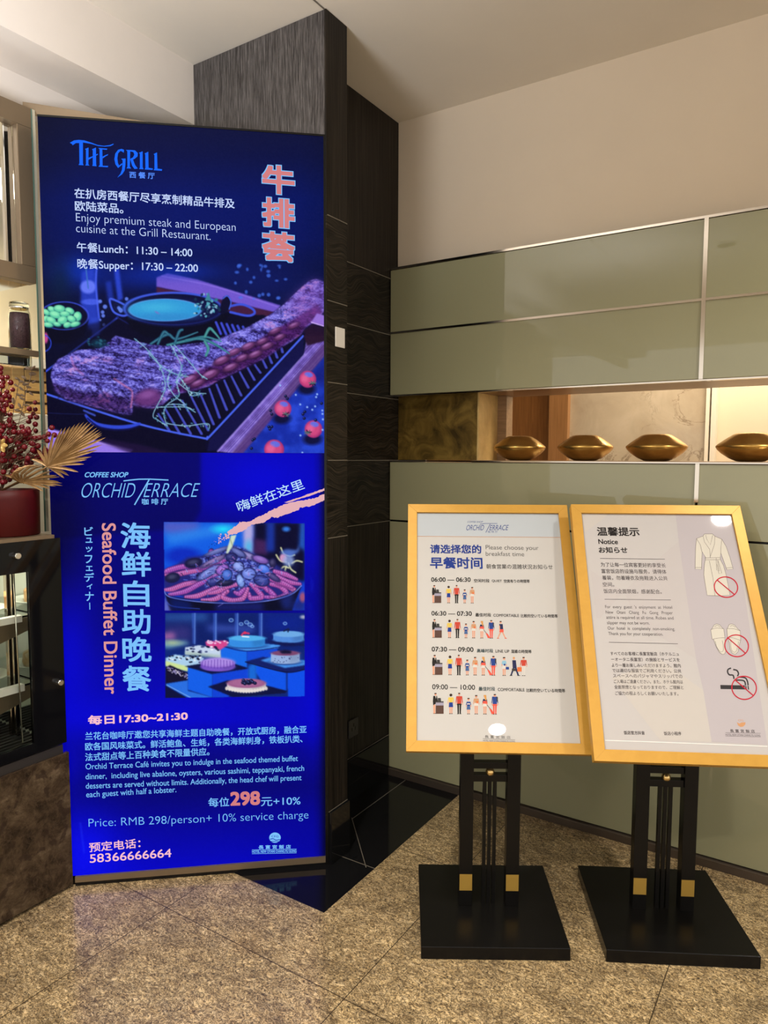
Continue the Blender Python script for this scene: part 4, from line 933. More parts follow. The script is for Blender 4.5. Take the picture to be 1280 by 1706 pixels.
    cake(1052,1168,122,22,70,(122,70,110),(150,176,222)); P.poly(S([(1000,1150),(1050,1140),(1105,1150),(1100,1172),(1020,1170)]),(14,16,50),1.2)
    for i in range(18): P.ell(270+r.uniform(940,1165)/k,860+r.uniform(1200,1250)/k,.8,.8,(50,60,110),.3,.8)
    P.poly(S([(390,1455),(560,1400),(720,1400),(1070,1490),(1050,1510),(610,1545)]),(10,16,62),.8)
    cake(720,1425,166,40,36,(150,86,132),(214,200,206)); P.ell(270+720/k,860+1422/k,28,6.5,(170,104,150),1.5,.8)
    for i in range(15): P.ell(270+(552+i*24)/k,860+(1470+24*math.sin(PI*i/14))/k,2.6,3,(232,222,214),.6,.9)
    for i in range(16): x, y = r.uniform(668,800), r.uniform(1400,1432); P.ell(270+x/k,860+y/k,3,2.8,(16,18,54),.5); P.ell(269.4+x/k,859.2+y/k,.9,.8,(90,110,190),.4)
    msk = ((P.X > 275) & (P.X < 508) & (P.Y > 1021.5) & (P.Y < 1160+(508-P.X)*.012))
    P.a = np.where(msk[...,None], P.a, save)
    P.a = np.clip(P.a, 0, 255); P.a = np.clip(P.a + (fbm(P.h,P.w,2,2,1,78)-.5)[...,None]*5, 0, 255)
    return P

def picture_material(name):
    m = mat(name, (.003,.003,.004), rough=.5, spec=.0)
    nt, ns, ls, b = nodes(m)
    a = ns.new('ShaderNodeAttribute'); a.attribute_name = 'print'
    ls.new(a.outputs['Color'], b.inputs['Emission Color']); b.inputs['Emission Strength'].default_value = 1.0
    return m
M['print'] = picture_material('backlit_print')
def picture_panel(name, P, z0, z1, off=.0):
    """flat backlit film on the light box: a fine grid whose print and uneven backlight colours come from the painter"""
    s0, s1 = .010, LW
    nx, nz = 470, int(470*(z1-z0)/(s1-s0))
    s, z = np.meshgrid(np.linspace(s0, s1, nx), np.linspace(z0, z1, nz))
    base = np.array(LP) + np.array(LN)*off
    W = base + s[...,None]*np.array(LD) + z[...,None]*np.array((0,0,1.0))
    d = W - np.array(CAMP)
    u = CX + FPX*(d@np.array(CAM_R))/(d@np.array(CAM_F)); v = CY - FPX*(d@np.array(CAM_U))/(d@np.array(CAM_F))
    gx = np.clip((u-P.x0)*P.k-.5, 0, P.w-1.001); gy = np.clip((v-P.y0)*P.k-.5, 0, P.h-1.001)
    xi, yi = gx.astype(int), gy.astype(int); fx_, fy = (gx-xi)[...,None], (gy-yi)[...,None]
    A = P.a
    c = (A[yi,xi]*(1-fx_)+A[yi,xi+1]*fx_)*(1-fy) + (A[yi+1,xi]*(1-fx_)+A[yi+1,xi+1]*fx_)*fy
    col = np.ones((nx*nz, 4), np.float32); col[:,:3] = lin(c).reshape(-1,3)
    me = bpy.data.meshes.new(name)
    w0 = np.array(lb_root['_w'])
    me.vertices.add(nx*nz); me.vertices.foreach_set('co', (W-w0).astype(np.float32).ravel())
    i, j = np.meshgrid(np.arange(nx-1), np.arange(nz-1)); a = (j*nx+i).ravel()
    q = np.stack([a, a+nx, a+nx+1, a+1], 1).astype(np.int32)
    me.loops.add(q.size); me.loops.foreach_set('vertex_index', q.ravel())
    me.polygons.add(len(q)); me.polygons.foreach_set('loop_start', np.arange(0, q.size, 4, dtype=np.int32)); 
    me.update(calc_edges=True)
    at = me.color_attributes.new('print', 'FLOAT_COLOR', 'POINT'); at.data.foreach_set('color', col.ravel())
    me.materials.append(M['print']); me.validate()
    o = bpy.data.objects.new(name, me); COL.objects.link(o); o.parent = lb_root; o['_w'] = tuple(w0)
    return o
grill_panel = picture_panel('grill_poster', paint_grill(), 1.512, LH-.006)
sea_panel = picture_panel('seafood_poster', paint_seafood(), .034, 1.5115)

# ================================================================== LETTERING AND PRINTED MARKS
_tc = bpy.data.curves.new('lettering_source', 'FONT')
_to = bpy.data.objects.new('lettering_source', _tc); COL.objects.link(_to)
_tc.resolution_u = 6
_tcache = {}
def glyphs(s, shear=0.0, spacing=1.0, thin=0.0):
    key = (s, shear, spacing, thin)
    if key not in _tcache:
        _tc.body = s; _tc.shear = shear; _tc.space_character = spacing; _tc.offset = -thin
        bpy.context.view_layer.update()
        me = bpy.data.meshes.new_from_object(_to.evaluated_get(bpy.context.evaluated_depsgraph_get()))
        v = np.array([(p.co.x, p.co.y) for p in me.vertices]); f = [tuple(p.vertices) for p in me.polygons]
        bpy.data.meshes.remove(me)
        _tcache[key] = (v, f)
    return _tcache[key]
class Print:
    """collects flat printed shapes on one sign plane; pixels of the photo are projected onto that plane"""
    def __init__(s, p, n, up): s.p, s.n, s.up = Vector(p), n, up; s.mb = MB(); s.mats = []; s.off = .0006; s.auto = None
    def at(s, x, y, off=None): return hit(x, y, s.p, s.n, s.off if off is None else off)
    def mi(s, m):
        if m not in s.mats: s.mats.append(m)
        return s.mats.index(m)
    def text(s, body, bl, br, h, m, bold=0, shear=0, spacing=1.0, tl=None, off=0, thin=0.0):
        v, f = glyphs(body, shear, spacing, thin)
        o = s.off + off
        a, b = s.at(*bl, o), s.at(*br, o)
        if tl is None:
            q = s.at(bl[0], bl[1]-h, o); c = a + s.up*((q-a).dot(s.up))
        else: c = s.at(*tl, o)
        lo, hi = v.min(0), v.max(0); t = (v-lo)/np.maximum(hi-lo, 1e-6)
        ex, ey = np.array(b-a), np.array(c-a); base = np.array(a)
        W = base + t[:,:1]*ex + t[:,1:]*ey
        k = s.mi(m)
        if bold <= 0:
            s.mb.add(W, f, k)
            if s.auto: s.done('lettering', s.auto)
            return
        px = float(np.linalg.norm(ex))/max(1e-6, math.hypot(br[0]-bl[0], br[1]-bl[1]))*bold*.5
        ux = ex/np.linalg.norm(ex); uy = ey/np.linalg.norm(ey); nn = np.array(s.n)
        kern = [(a_, b_) for a_ in (-1,0,1) for b_ in (-1,0,1)]
        if bold > 2.5: kern = [(a_, b_) for a_ in (-1,-.5,0,.5,1) for b_ in (-1,-.5,0,.5,1) if max(abs(a_),abs(b_)) != .5 or a_ == b_ == 0]
        for i, (a_, b_) in enumerate(kern):
            d = (ux*a_+uy*b_)*px*.92
            s.mb.add(W + d + nn*(.00001*i), f, k)
        if s.auto: s.done('lettering', s.auto)
    def poly(s, pts, m, off=0):
        w = [s.at(x, y, s.off+off) for x, y in pts]
        tri = tessellate_polygon([[Vector((x, y, 0)) for x, y in pts]])
        fs = []
        for t in tri:
            nr = (w[t[1]]-w[t[0]]).cross(w[t[2]]-w[t[0]])
            fs.append(tuple(t) if nr.dot(s.n) > 0 else tuple(t[::-1]))
        s.mb.add(w, fs, s.mi(m))
    def line(s, pts, w, m, off=0, smooth=False):
        if smooth: pts = catmull(pts, 6)
        L, Rr = [], []
        for i, (x, y) in enumerate(pts):
            a, b = pts[max(0, i-1)], pts[min(len(pts)-1, i+1)]
            dx, dy = b[0]-a[0], b[1]-a[1]; l = math.hypot(dx, dy)+1e-9
            ww = (w[i] if isinstance(w, (list, tuple)) and not smooth else (w if not isinstance(w, (list, tuple)) else w[0]))/2
            L.append((x-dy/l*ww, y+dx/l*ww)); Rr.append((x+dy/l*ww, y-dx/l*ww))
        q = [s.at(x, y, s.off+off) for x, y in L+Rr]; n = len(pts)
        s.mb.add(q, [(i, i+1, n+i+1, n+i) for i in range(n-1)], s.mi(m))
    def ell(s, cx_, cy_, rx, ry, m, off=0, rot=0, n=28):
        c, q = math.cos(R(rot)), math.sin(R(rot))
        s.poly([(cx_+rx*math.cos(2*PI*i/n)*c-ry*math.sin(2*PI*i/n)*q, cy_+rx*math.cos(2*PI*i/n)*q+ry*math.sin(2*PI*i/n)*c) for i in range(n)], m, off)
    def ring(s, cx_, cy_, rx, ry, w, m, off=0, rot=0, n=40):
        c, q = math.cos(R(rot)), math.sin(R(rot))
        P = lambda a, b, i: (cx_+a*math.cos(2*PI*i/n)*c-b*math.sin(2*PI*i/n)*q, cy_+a*math.cos(2*PI*i/n)*q+b*math.sin(2*PI*i/n)*c)
        pts = [s.at(*P(rx+w/2, ry+w/2, i), s.off+off) for i in range(n)] + [s.at(*P(rx-w/2, ry-w/2, i), s.off+off) for i in range(n)]
        s.mb.add(pts, [(i, (i+1) % n, n+(i+1) % n, n+i) for i in range(n)], s.mi(m))
    def done(s, name, parent):
        o = s.mb.build(name, s.mats, parent)
        s.mb = MB(); s.mats = []
        return o
catmull = catm
def emi(name, *c): return mat(name, (.004,.004,.006), rough=.6, spec=0, emis=lin(c), estr=1.0)
def ink(name, *c, coat=1.0): return mat(name, lin(c)*.8, rough=.6, spec=.15, coat=coat, coat_rough=.012, coat_ior=1.3)
EW, EC, EB = emi('backlit_white', 196,214,255), emi('backlit_cyan', 122,192,252), emi('backlit_blue', 16,104,255)
EP, ES, EK = emi('backlit_pink', 250,192,206), emi('backlit_salmon', 212,126,128), emi('backlit_brush', 228,176,182)
EL = emi('backlit_pale', 190,226,255)

# ---- light box, upper poster
G = Print(LP, LN, Vector((0,0,1)))
G.auto = grill_panel
G.text('在扒房西餐厅尽享烹制精品牛排及', (124.5,329.8), (391,347.4), 16.6, EW, .5)
G.text('欧陆菜品。', (125.3,351), (205.5,356), 16.6, EW, .5)
G.text('Enjoy premium steak and European', (127,373.2), (392.8,389.4), 18.3, EW, thin=.012)
G.text('cuisine at the Grill Restaurant.', (127,386.6), (351,400), 13.8, EW, thin=.012)
G.auto = None
G.auto = grill_panel
G.text('午餐Lunch：11:30 – 14:00', (128.4,419.8), (320.5,428.6), 16.4, EW, .35)
G.text('晚餐Supper：17:30 – 22:00', (129.5,450), (330,457), 19.2, EW, .35)
G.auto = None
for ch_, y0, y1 in (('牛',273.5,324), ('排',328,379.5), ('荟',384,436)):
    h = y1-y0-7
    G.text(ch_, (439,y1-4), (489.5,y1+0), h+1, EC, 6.6); G.text(ch_, (439,y1-4), (489.5,y1+0), h+1, ES, 3.6, off=.0003)
G.done('headline', grill_panel)
LG = lambda q: scl(q, 100, 220, 6.4)
for q in ([(105,115),(150,90),(200,84),(260,90),(330,112),(400,138),(470,148),(530,140),(570,125),(573,133),(540,150),(480,156),(410,150),(330,126),(245,112),(245,335),(252,355),(198,352),(208,335),(205,118),(170,118),(135,142),(128,128)],
    [(265,182),(305,166),(303,345),(315,358),(270,357),(278,342),(277,190)], [(340,185),(384,166),(386,340),(390,366),(345,362),(350,345),(350,195)], [(303,275),(350,258),(385,240),(405,232),(404,243),(386,252),(350,270),(303,298)],
    [(410,170),(505,178),(500,190),(452,186),(455,360),(515,362),(510,376),(410,370),(424,352),(422,185)], [(455,262),(490,245),(515,237),(510,248),(490,258),(455,283)],
    [(684,190),(655,180),(620,190),(590,230),(580,290),(592,345),(620,384),(666,346),(662,332),(630,358),(618,330),(612,280),(620,228),(645,202),(665,210),(680,222)], [(652,285),(700,283),(698,350),(690,410),(665,450),(612,487),(645,445),(662,400),(668,330),(668,302)],
    [(703,192),(750,192),(745,370),(760,390),(710,388),(720,370),(718,205)], [(750,192),(800,196),(830,225),(828,260),(795,288),(750,302),(750,286),(780,270),(793,240),(783,214),(750,206)], [(752,300),(778,290),(800,350),(830,390),(795,395),(770,360)],
    [(842,222),(882,206),(882,375),(893,398),(845,395),(853,378),(852,232)], [(902,230),(942,210),(945,382),(992,390),(988,404),(903,400),(912,382),(910,238)], [(998,236),(1035,218),(1040,390),(1090,398),(1086,414),(1000,408),(1008,390),(1008,246)]):
    G.poly(LG(q), EB)
G.text('西 餐 厅', (216,296.2), (257.8,298.4), 10.4, emi('backlit_logo_blue', 84,140,255), .5)
G.done('logo', grill_panel)
# ---- light box, lower poster
G.text('COFFEE SHOP', (141.6,795), (214,795), 8.2, EC, .5, shear=.3)
G.text('ORCHID', (136.2,829), (226,829), 24.5, EC, 0, shear=.42, thin=.014); G.text('ERRACE', (239,828.4), (334,828), 23.5, EC, 0, shear=.42, thin=.014)
G.line(scl([(478,174),(540,166),(620,158),(720,157),(800,161),(895,166)],120,770,5.565), 1.9, EC); G.line(scl([(716,162),(650,275),(580,396)],120,770,5.565), 2.1, EC)
G.text('咖 啡 厅', (236.8,840.8), (280,840.6), 10, EC, .4)
G.done('logo', sea_panel)
G.auto = sea_panel
G.text('嗨鲜在这里', (399,853.6), (508.4,814.2), 17, EL, .2, tl=(392.2,836.5))
G.auto = None
_r = random.Random(4)
BR_ = lambda q: scl(q, 370, 780, 6.737)
G.off = .0010
G.poly(jag(BR_([(1188,285),(1140,290),(1060,330),(1000,345),(880,365),(780,385),(720,400),(560,465),(480,520),(380,560),(310,600),(200,605),(150,650),(60,710),(70,755),(180,730),(260,690),(330,635),(460,615),(560,548),(620,558),(700,520),(855,475),(870,445),(1000,425),(1100,378),(1188,348)]), .85, 2.2, _r), EK)
G.poly(jag(BR_([(1188,207),(1150,225),(1000,280),(860,330),(700,383),(735,388),(870,345),(1010,302),(1150,252),(1188,230)]), .45, 2.2, _r), EK)
for i in range(60):
    t = _r.random(); x, y = 382-40*t+_r.gauss(0,3), 892+22*t+_r.gauss(0,3.5); q = _r.uniform(.5,1.6)*(1.15-t)
    G.poly([(x-q,y-q*.6),(x+q,y-q*.8),(x+q*.8,y+q),(x-q*.7,y+q*.7)], EK if t < .55 else emi('backlit_navy', 10,14,70))
G.done('brush_stroke', sea_panel)
G.off = .0006
for ch_, x0, x1, y0, y1 in (('海',201,252,869.5,914), ('鲜',202,252.5,917.5,961), ('自',205.5,250,966,1011), ('助',203,252,1013.5,1056.5), ('晚',204,253.5,1060,1103), ('餐',204,253,1108,1152)):
    G.text(ch_, (x0+1.5,y1-1.5), (x1-1.5,y1-1.0), y1-y0-3, EC, 1.9)
G.done('headline', sea_panel)
G.text('Seafood Buffet Dinner', (170,872), (174.6,1156), 20, emi('backlit_rose', 222,150,150), .9, tl=(192.6,872)); G.done('lettering', sea_panel)
for ch_, x0, x1, y0, y1 in (('ビ',141,155,878,892), ('ュ',143,154,896,904), ('ッ',143.5,154,911,919.5), ('フ',142,154,925,938), ('ェ',143.5,154.5,943,951), ('デ',141,157,954.5,969), ('ィ',145,154,973,981), ('ナ',142.5,156.5,986,1001)):
    G.text(ch_, (x0,y1), (x1,y1), y1-y0, EC, .5)
G.line([(149.5,1004),(149.8,1015.5)], 1.4, EC)
G.done('lettering', sea_panel)
G.auto = sea_panel
G.text('每日17:30~21:30', (147.5,1207.4), (312.5,1199.4), 15, EP, 1.2)
G.text('预定电话：', (149,1419.6), (234,1412), 15.5, EP, .5); G.text('58366666664', (150,1437.4), (285.5,1427.6), 14, EP, .4)
G.auto = None
G.auto = sea_panel
for s_, bl, br, h in (('兰花台咖啡厅邀您共享海鲜主题自助晚餐，开放式厨房，融合亚',(142.4,1233),(510.7,1221.4),13.2), ('欧各国风味菜式。鲜活鲍鱼、生蚝，各类海鲜刺身，铁板扒类、',(142.4,1250.5),(504,1237),13.2), ('法式甜点等上百种美食不限量供应。',(142.4,1268),(349,1258.2),13.2)):
    G.text(s_, bl, br, h, EC, .4)
for s_, bl, br in (('Orchid Terrace Café invites you to indulge in the seafood themed buffet',(143,1284.8),(496.5,1270.6)), ('dinner,  including live abalone, oysters, various sashimi, teppanyaki, french',(143,1301.4),(506.8,1287)), ('desserts are served without limits. Additionally, the head chef will present',(143.3,1317),(502.5,1302.6)), ('each guest with half a lobster.',(144,1331.4),(294,1322.6))):
    G.text(s_, bl, br, 12.6, EC, .12)
G.auto = None
G.auto = sea_panel
G.text('每位', (347.5,1344.4), (382,1343), 15, EC, .35); G.text('298', (385,1341.6), (432.5,1340), 21.5, ES, 2.2); G.text('元+10%', (435,1343), (500.7,1341), 14.4, EC, .2)
G.text('Price: RMB 298/person+ 10% service charge', (148,1381.6), (514,1367.4), 17.6, EC, thin=.012)
G.auto = None
G.ell(458.3,1395.4,9.6,8.6, EC); G.line([(450,1398),(455,1397),(460,1399.5),(467,1398.5)], 1.2, emi('backlit_deep', 6,20,170), .0002); G.line([(451,1401.5),(458,1401.5),(465,1402)], 1, emi('backlit_deep', 6,20,170), .0002); G.text('CFG', (452.5,1395), (464,1395), 3.4, emi('backlit_deep', 6,20,170), off=.0002)
G.text('長 富 宮 飯 店', (431,1414.4), (484.5,1413.4), 6.2, EC, .4); G.line([(420,1415.8),(494.2,1414.4)], .7, EC); G.line([(420,1422.2),(494.2,1420.8)], .7, EC)
G.text('HOTEL NEW OTANI CHANG FU GONG', (420.2,1420.8), (494,1419.4), 4, EC, .25)
G.done('logo', sea_panel)

# ---- breakfast sheet
A = Print(PA, NA, UPA); A.off = .0005
K1, K2, KB = ink('ink_black', 30,28,28), ink('ink_grey', 62,60,60), ink('ink_blue', 26,56,140)
KT = ink('ink_teal', 24,58,66)
A.poly([(692.8,855.2),(929.6,856.4),(934.4,895),(693.6,893.4)], ink('paper_band', 190,198,205), -.0002); A.line([(693.5,893.5),(934.4,895.3)], .7, ink('ink_tan', 200,150,110))
A.done('header_band', sheet_a)
KL = ink('ink_logo', 58,76,140)
A.text('COFFEE SHOP', (779,871), (805,871), 3, KL, shear=.3); A.text('ORCHID', (777.3,883.6), (807,883.6), 9, KL, 0, shear=.42); A.text('ERRACE', (815.5,883.6), (848.5,883.4), 8.8, KL, 0, shear=.42)
A.line([(800,873.4),(808,872.2),(829,872.2)], .8, KL); A.line([(817,873),(809.6,887.4)], .9, KL); A.text('咖 啡 厅', (813,887.8), (829.5,887.8), 3.6, KL)
A.done('logo', sheet_a)
A.text('请选择您的', (717.2,921.6), (802,922.2), 14.2, KB, .9); A.text('早餐时间', (717.2,946.8), (804,947.4), 18.4, KB, 1.2)
A.text('Please choose your', (809.7,917.6), (898,918.8), 9.4, K2, thin=.008); A.text('breakfast time', (809.7,926), (873.7,926.8), 7, K2, thin=.008)
A.text('朝食営業の混雑状況お知らせ', (810.7,947.6), (921.4,948.6), 7.8, K2, .1)
A.done('headline', sheet_a)
A.auto = sheet_a
for rows in ((('06:00 — 06:30',718.7,784.3,969.1,969.3,7,.4,K1),('空闲时段',790,815.8,970.4,970.5,5.8,.2,K1),('QUIET',819.8,836.5,970.2,970.4,4.4,.15,K1),('空席有りの時間帯',839.8,882.8,970.9,971.2,5.5,.2,K1)),
    (('06:30 — 07:30',719.3,786.3,1025.4,1026,7.2,.4,K1),('最佳时段',792.4,818.4,1027.4,1027.6,6,.2,K1),('COMFORTABLE',822.5,865,1027.4,1027.9,4.6,.15,K1),('比較的空いている時間帯',868.2,929.5,1028.7,1029.4,5.7,.2,K1)),
    (('07:30 — 09:00',719.7,789,1085.2,1086,7.6,.4,K1),('高峰时段',794.9,821.9,1087.2,1087.4,6.2,.2,KT),('LINE UP',826,848.9,1087.2,1087.6,4.8,.15,K1),('混雑の時間帯',852,885.9,1088.2,1088.7,5.9,.2,K1)),
    (('09:00 — 10:00',720.5,791.7,1148.3,1149.3,8.2,.2,K1),('最佳时段',797.9,825.2,1150.8,1151,6.6,.2,KT),('COMFORTABLE',829.8,874.2,1151.3,1151.8,5,.15,K1),('比較的空いている時間帯',877.5,942,1153,1153.9,6.1,.2,K1))):
    for s_, x0, x1, y0, y1, h, bd, m_ in rows: A.text(s_, (x0,y0), (x1,y1), h, m_, bd)
A.auto = None
CO = dict(skin=(222,160,132), black=(34,32,36), white=(215,212,206), yellow=(222,192,84), blue=(30,88,136), red=(196,70,54), navy=(36,44,84), dblue=(36,66,140), tan=(206,160,92), jean=(70,100,150), coral=(226,88,72), orange=(220,112,60), sky=(140,190,214), hair=(56,36,32), blond=(206,150,76), grey=(96,98,108), brown=(88,64,56), lav=(160,156,176))
CI = {k: ink('ink_'+k, *v) for k, v in CO.items()}
def person_icon(kind, x, y, H):
    """a little printed figure, feet at (x, y), H pixels tall"""
    def q(pts, c, off=0): A.poly([(x+px*H, y-py*H) for px, py in pts], CI[c], off)
    def head(hx, top, hair, r=.05, back=False):
        A.ell(x+hx*H, y-(top-.07)*H, r*H, .068*H, CI[hair if back else 'skin'], .0001, n=14)
        if not back: A.poly([(x+(hx-r)*H, y-(top-.06)*H),(x+(hx-r)*H, y-top*H),(x+(hx+r)*H, y-top*H),(x+(hx+r)*H, y-(top-.045)*H)], CI[hair], .0002)
    def body(sh, wst, hip, top, mid, leg, c1, c2, cl, sw=.12, ww=.085, arm='skin', lw=.04, feet='black', gap=.012):
        q([(-sw,sh),(sw,sh),(sw+.035,mid+.05),(sw+.0,mid+.04),(ww,sh-.08),(ww,mid),(-ww,mid),(-ww,sh-.08),(-sw,mid+.04),(-sw-.035,mid+.05)], c1)
        q([(-sw-.035,mid+.05),(-sw,mid+.04),(-sw-.005,mid-.06),(-sw-.04,mid-.05)], arm); q([(sw,mid+.04),(sw+.035,mid+.05),(sw+.04,mid-.05),(sw+.005,mid-.06)], arm)
        q([(-ww,mid),(ww,mid),(ww+.02,hip),(-ww-.02,hip)], c2, .0001)
        for s in (-1, 1):
            q([(s*gap,hip),(s*(gap+lw*1.7),hip),(s*(gap+lw*1.3),.03),(s*(gap+.005),.03)], cl); q([(s*gap,.03),(s*(gap+lw*1.6),.03),(s*(gap+lw*1.9),0),(s*gap,0)], feet)
    if kind == 'desk':
        q([(-.2,.86),(-.02,.86),(.02,.62),(-.02,.5),(-.14,.45),(-.20,.40),(-.22,.6)], 'black'); q([(-.20,.44),(-.10,.44),(-.10,.0),(-.19,.0)], 'skin'); q([(-.2,.03),(-.08,.03),(-.06,0),(-.2,0)], 'black')
        head(-.09, 1.0, 'hair'); q([(-.10,.86),(-.06,.86),(-.07,.72)], 'white', .0002)
        q([(-.08,.60),(.30,.60),(.30,.54),(-.08,.54)], 'grey', .0001); q([(-.08,.54),(.30,.54),(.30,.40),(-.08,.40)], 'lav', .0001); q([(-.08,.40),(.30,.40),(.30,0),(-.08,0)], 'brown', .0001); q([(.02,.76),(.16,.76),(.18,.60),(.02,.60)], 'grey', .0001)
    elif kind == 'skirt': body(.80,.5,.33,.8,.56,0,'yellow','blue','skin'); head(0,.98,'hair',.07,True)
    elif kind == 'red': body(.86,.5,.44,.86,.50,0,'red','black','black',.14,.10,lw=.05); head(0,1.02,'hair',.045); 
    elif kind == 'kid': body(.60,.4,.22,.6,.40,0,'dblue','jean','skin',.09,.075,lw=.032); q([(-.075,.52),(.075,.52),(.075,.47),(-.075,.47)],'white',.0002); head(0,.78,'hair',.05)
    elif kind == 'tan': body(.76,.5,.40,.8,.54,0,'tan','white','skin',.11,.09); A.ell(x+.05*H, y-.58*H, .05*H, .06*H, CI['orange'], .0002, n=12); head(0,.92,'hair',.055)
    elif kind == 'case': body(.74,.5,.38,.8,.52,0,'navy','white','skin',.09,.08); q([(-.09,.64),(.10,.64),(.11,.50),(-.10,.52)],'coral',.0002); head(0,.93,'blond',.06); q([(-.02,.92),(.06,.93),(.08,.66),(.0,.7)],'blond',.0003); q([(.20,.30),(.32,.24),(.45,.04),(.33,0)],'coral',.0001); q([(.08,.46),(.10,.47),(.27,.27),(.25,.26)],'black')
    elif kind == 'blue': body(.86,.5,.42,.86,.50,0,'dblue','coral','coral',.13,.10,lw=.046); q([(.08,.86),(.15,.82),(.13,.60),(.09,.62)],'grey',.0002); head(0,.98,'hair',.055)
    elif kind == 'walk': 
        q([(-.10,.78),(.09,.78),(.12,.48),(-.08,.48)],'navy'); q([(-.08,.48),(.13,.48),(.14,.34),(-.10,.34)],'skin'); q([(-.07,.50),(.13,.50),(.14,.34),(-.08,.34)],'coral',.0002); q([(-.06,.34),(.02,.34),(-.14,.03),(-.20,.03)],'skin'); q([(.04,.34),(.12,.34),(.26,.04),(.20,.03)],'skin'); q([(-.20,.03),(-.12,.03),(-.10,0),(-.24,0)],'coral'); q([(.20,.04),(.28,.04),(.32,0),(.20,0)],'coral'); head(-.02,.94,'hair',.055); q([(-.10,.7),(-.06,.7),(-.05,.42),(-.09,.42)],'skin',.0003)
    elif kind == 'sky': body(.74,.5,.34,.8,.54,0,'sky','white','skin',.09,.075); q([(.08,.44),(.24,.44),(.25,.31),(.08,.31)],'dblue',.0002); A.ell(x+.02*H,y-.55*H,.05*H,.05*H,CI['dblue'],.0002,n=12); head(0,.93,'black',.06)
    elif kind == 'suit':
        q([(-.08,.78),(.10,.78),(.14,.40),(-.06,.40)],'navy'); q([(-.05,.42),(.05,.42),(-.10,.04),(-.18,.02)],'navy'); q([(.03,.42),(.13,.42),(.26,.03),(.18,.03)],'navy'); q([(-.18,.04),(-.08,.04),(-.08,0),(-.22,0)],'black'); q([(.18,.03),(.30,.03),(.32,0),(.18,0)],'black'); q([(-.10,.36),(.10,.36),(.11,.24),(-.10,.24)],'grey',.0002); head(0,.94,'blond',.05)
    elif kind == 'shopper': body(.80,.5,.44,.8,.50,0,'red','white','white',.14,.10,lw=.042,feet='grey'); q([(-.32,.44),(-.10,.44),(-.10,.22),(-.32,.22)],'orange',.0002); head(0,.95,'hair',.055)
row1 = ['skirt','red','kid','tan']; row2 = row1+['case','blue','walk']; row3 = row1+['case','blue','sky','suit','shopper']; row4 = row1+['case','blue']
for ks, xs, yb, H in ((row1,(726.5,747.7,761,774.5,787),1004.6,29.5), (row2,(727,749.2,762.4,776.6,789.4,803,818.8,835),1062.6,31), (row3,(727.5,750,764.6,778.8,791.8,805.4,822.3,840.2,856.4,872.7),1124.4,33.2), (row4,(729,751.5,765.4,780.9,793.7,808.2,824.7),1189.2,34.6)):
    for k_, x in zip(['desk']+ks, xs): person_icon(k_, x, yb+(x-727)*.012, H)
    A.done('printed_people', sheet_a)
KG = ink('ink_midgrey', 96,92,90)
A.text('長 富 宮 飯 店', (808,1229.6), (851,1231), 5, KG); A.line([(804.5,1230.6),(858.5,1232.6)], .5, KG); A.text('HOTEL NEW OTANI CHANG FU GONG', (805,1235), (858.5,1236.6), 2.6, KG)
A.ell(829,1218,6,5.4, ink('ink_logo_tan', 200,150,105))
A.done('logo', sheet_a)

# ---- notice sheet
N = Print(PB, NB, UPB); N.off = .0005
def inkb(name, *c): return mat(name, lin(c)*.9, rough=.6, spec=.15, coat=1.0, coat_rough=.03, coat_ior=1.3)
F1, F2, F3 = inkb('facet_light', 186,181,181), inkb('facet_mid', 180,174,179), inkb('facet_warm', 191,186,181)
for q, m_ in (([(970,857.6),(1014,857.4),(974,888)],F3), ([(1126,856.6),(1221,857),(1279,1241),(1186,1236),(1172,1150),(1160,1098),(1131,902)],F2), ([(1131,902),(1160,1098),(1062,1036),(1040,985),(1096,932)],F1), ([(984,950),(1040,985),(1000,1030),(994,1030)],F1), ([(1020,1130),(1100,1098),(1172,1150),(1186,1236),(1100,1233)],F3)):
    N.poly(q, m_, -.0002)
N.done('facet_pattern', sheet_b)
D1, D2, D3 = inkb('notice_black', 28,24,26), inkb('notice_grey', 74,68,70), inkb('notice_dark', 50,48,52)
N.text('温馨提示', (996,892.4), (1066,893), 14, D1, .8); N.text('Notice', (997.8,906.2), (1029.8,906.6), 7.7, D1, .5); N.text('お知らせ', (998.6,921), (1046,921.4), 9.6, D1, .6)
N.done('headline', sheet_b)
for q in ([(1000,930.4),(1108,931.7)], [(1007.5,998.4),(1118,999.6)], [(1014.8,1070),(1129.7,1072.6)]): N.line(q, .7, D2); N.done('rule', sheet_b)
N.auto = sheet_b
for s_, x0, y0, x1, y1, h in (('为了让每一位宾客更好的享受长',1001.5,944.2,1110,945.6,7.2), ('富宫饭店的设施与服务，请得体',1002.8,955.2,1111,956.4,7.4), ('着装，勿着睡衣及拖鞋进入公共',1004,966.2,1112.8,967.4,7.4), ('空间。',1005,977.4,1023.8,977.6,7.3), ('饭店内全面禁烟，感谢配合。',1006.3,988.6,1103,989.8,7.5)):
    N.text(s_, (x0,y0), (x1,y1), h, D2, .1)
N.auto = None
N.auto = sheet_b
for s_, x0, y0, x1, y1 in (("For  every  guest  's  enjoyment  at  Hotel",1009,1015,1120.8,1016), ('New   Otani   Chang   Fu   Gong   Proper',1010,1024,1121.7,1025.3), ('attire is required at all time. Robes and',1010.8,1032.6,1123,1034), ('slipper may not be worn.',1012,1041.6,1083,1042.4), ('Our  hotel  is  completely  non-smoking.',1013,1050.6,1125.4,1052.2), ('Thank you for your cooperation.',1014.3,1059.6,1105.5,1060.8)):
    N.text(s_, (x0,y0), (x1,y1), 6.8, D2)
N.auto = None
N.auto = sheet_b
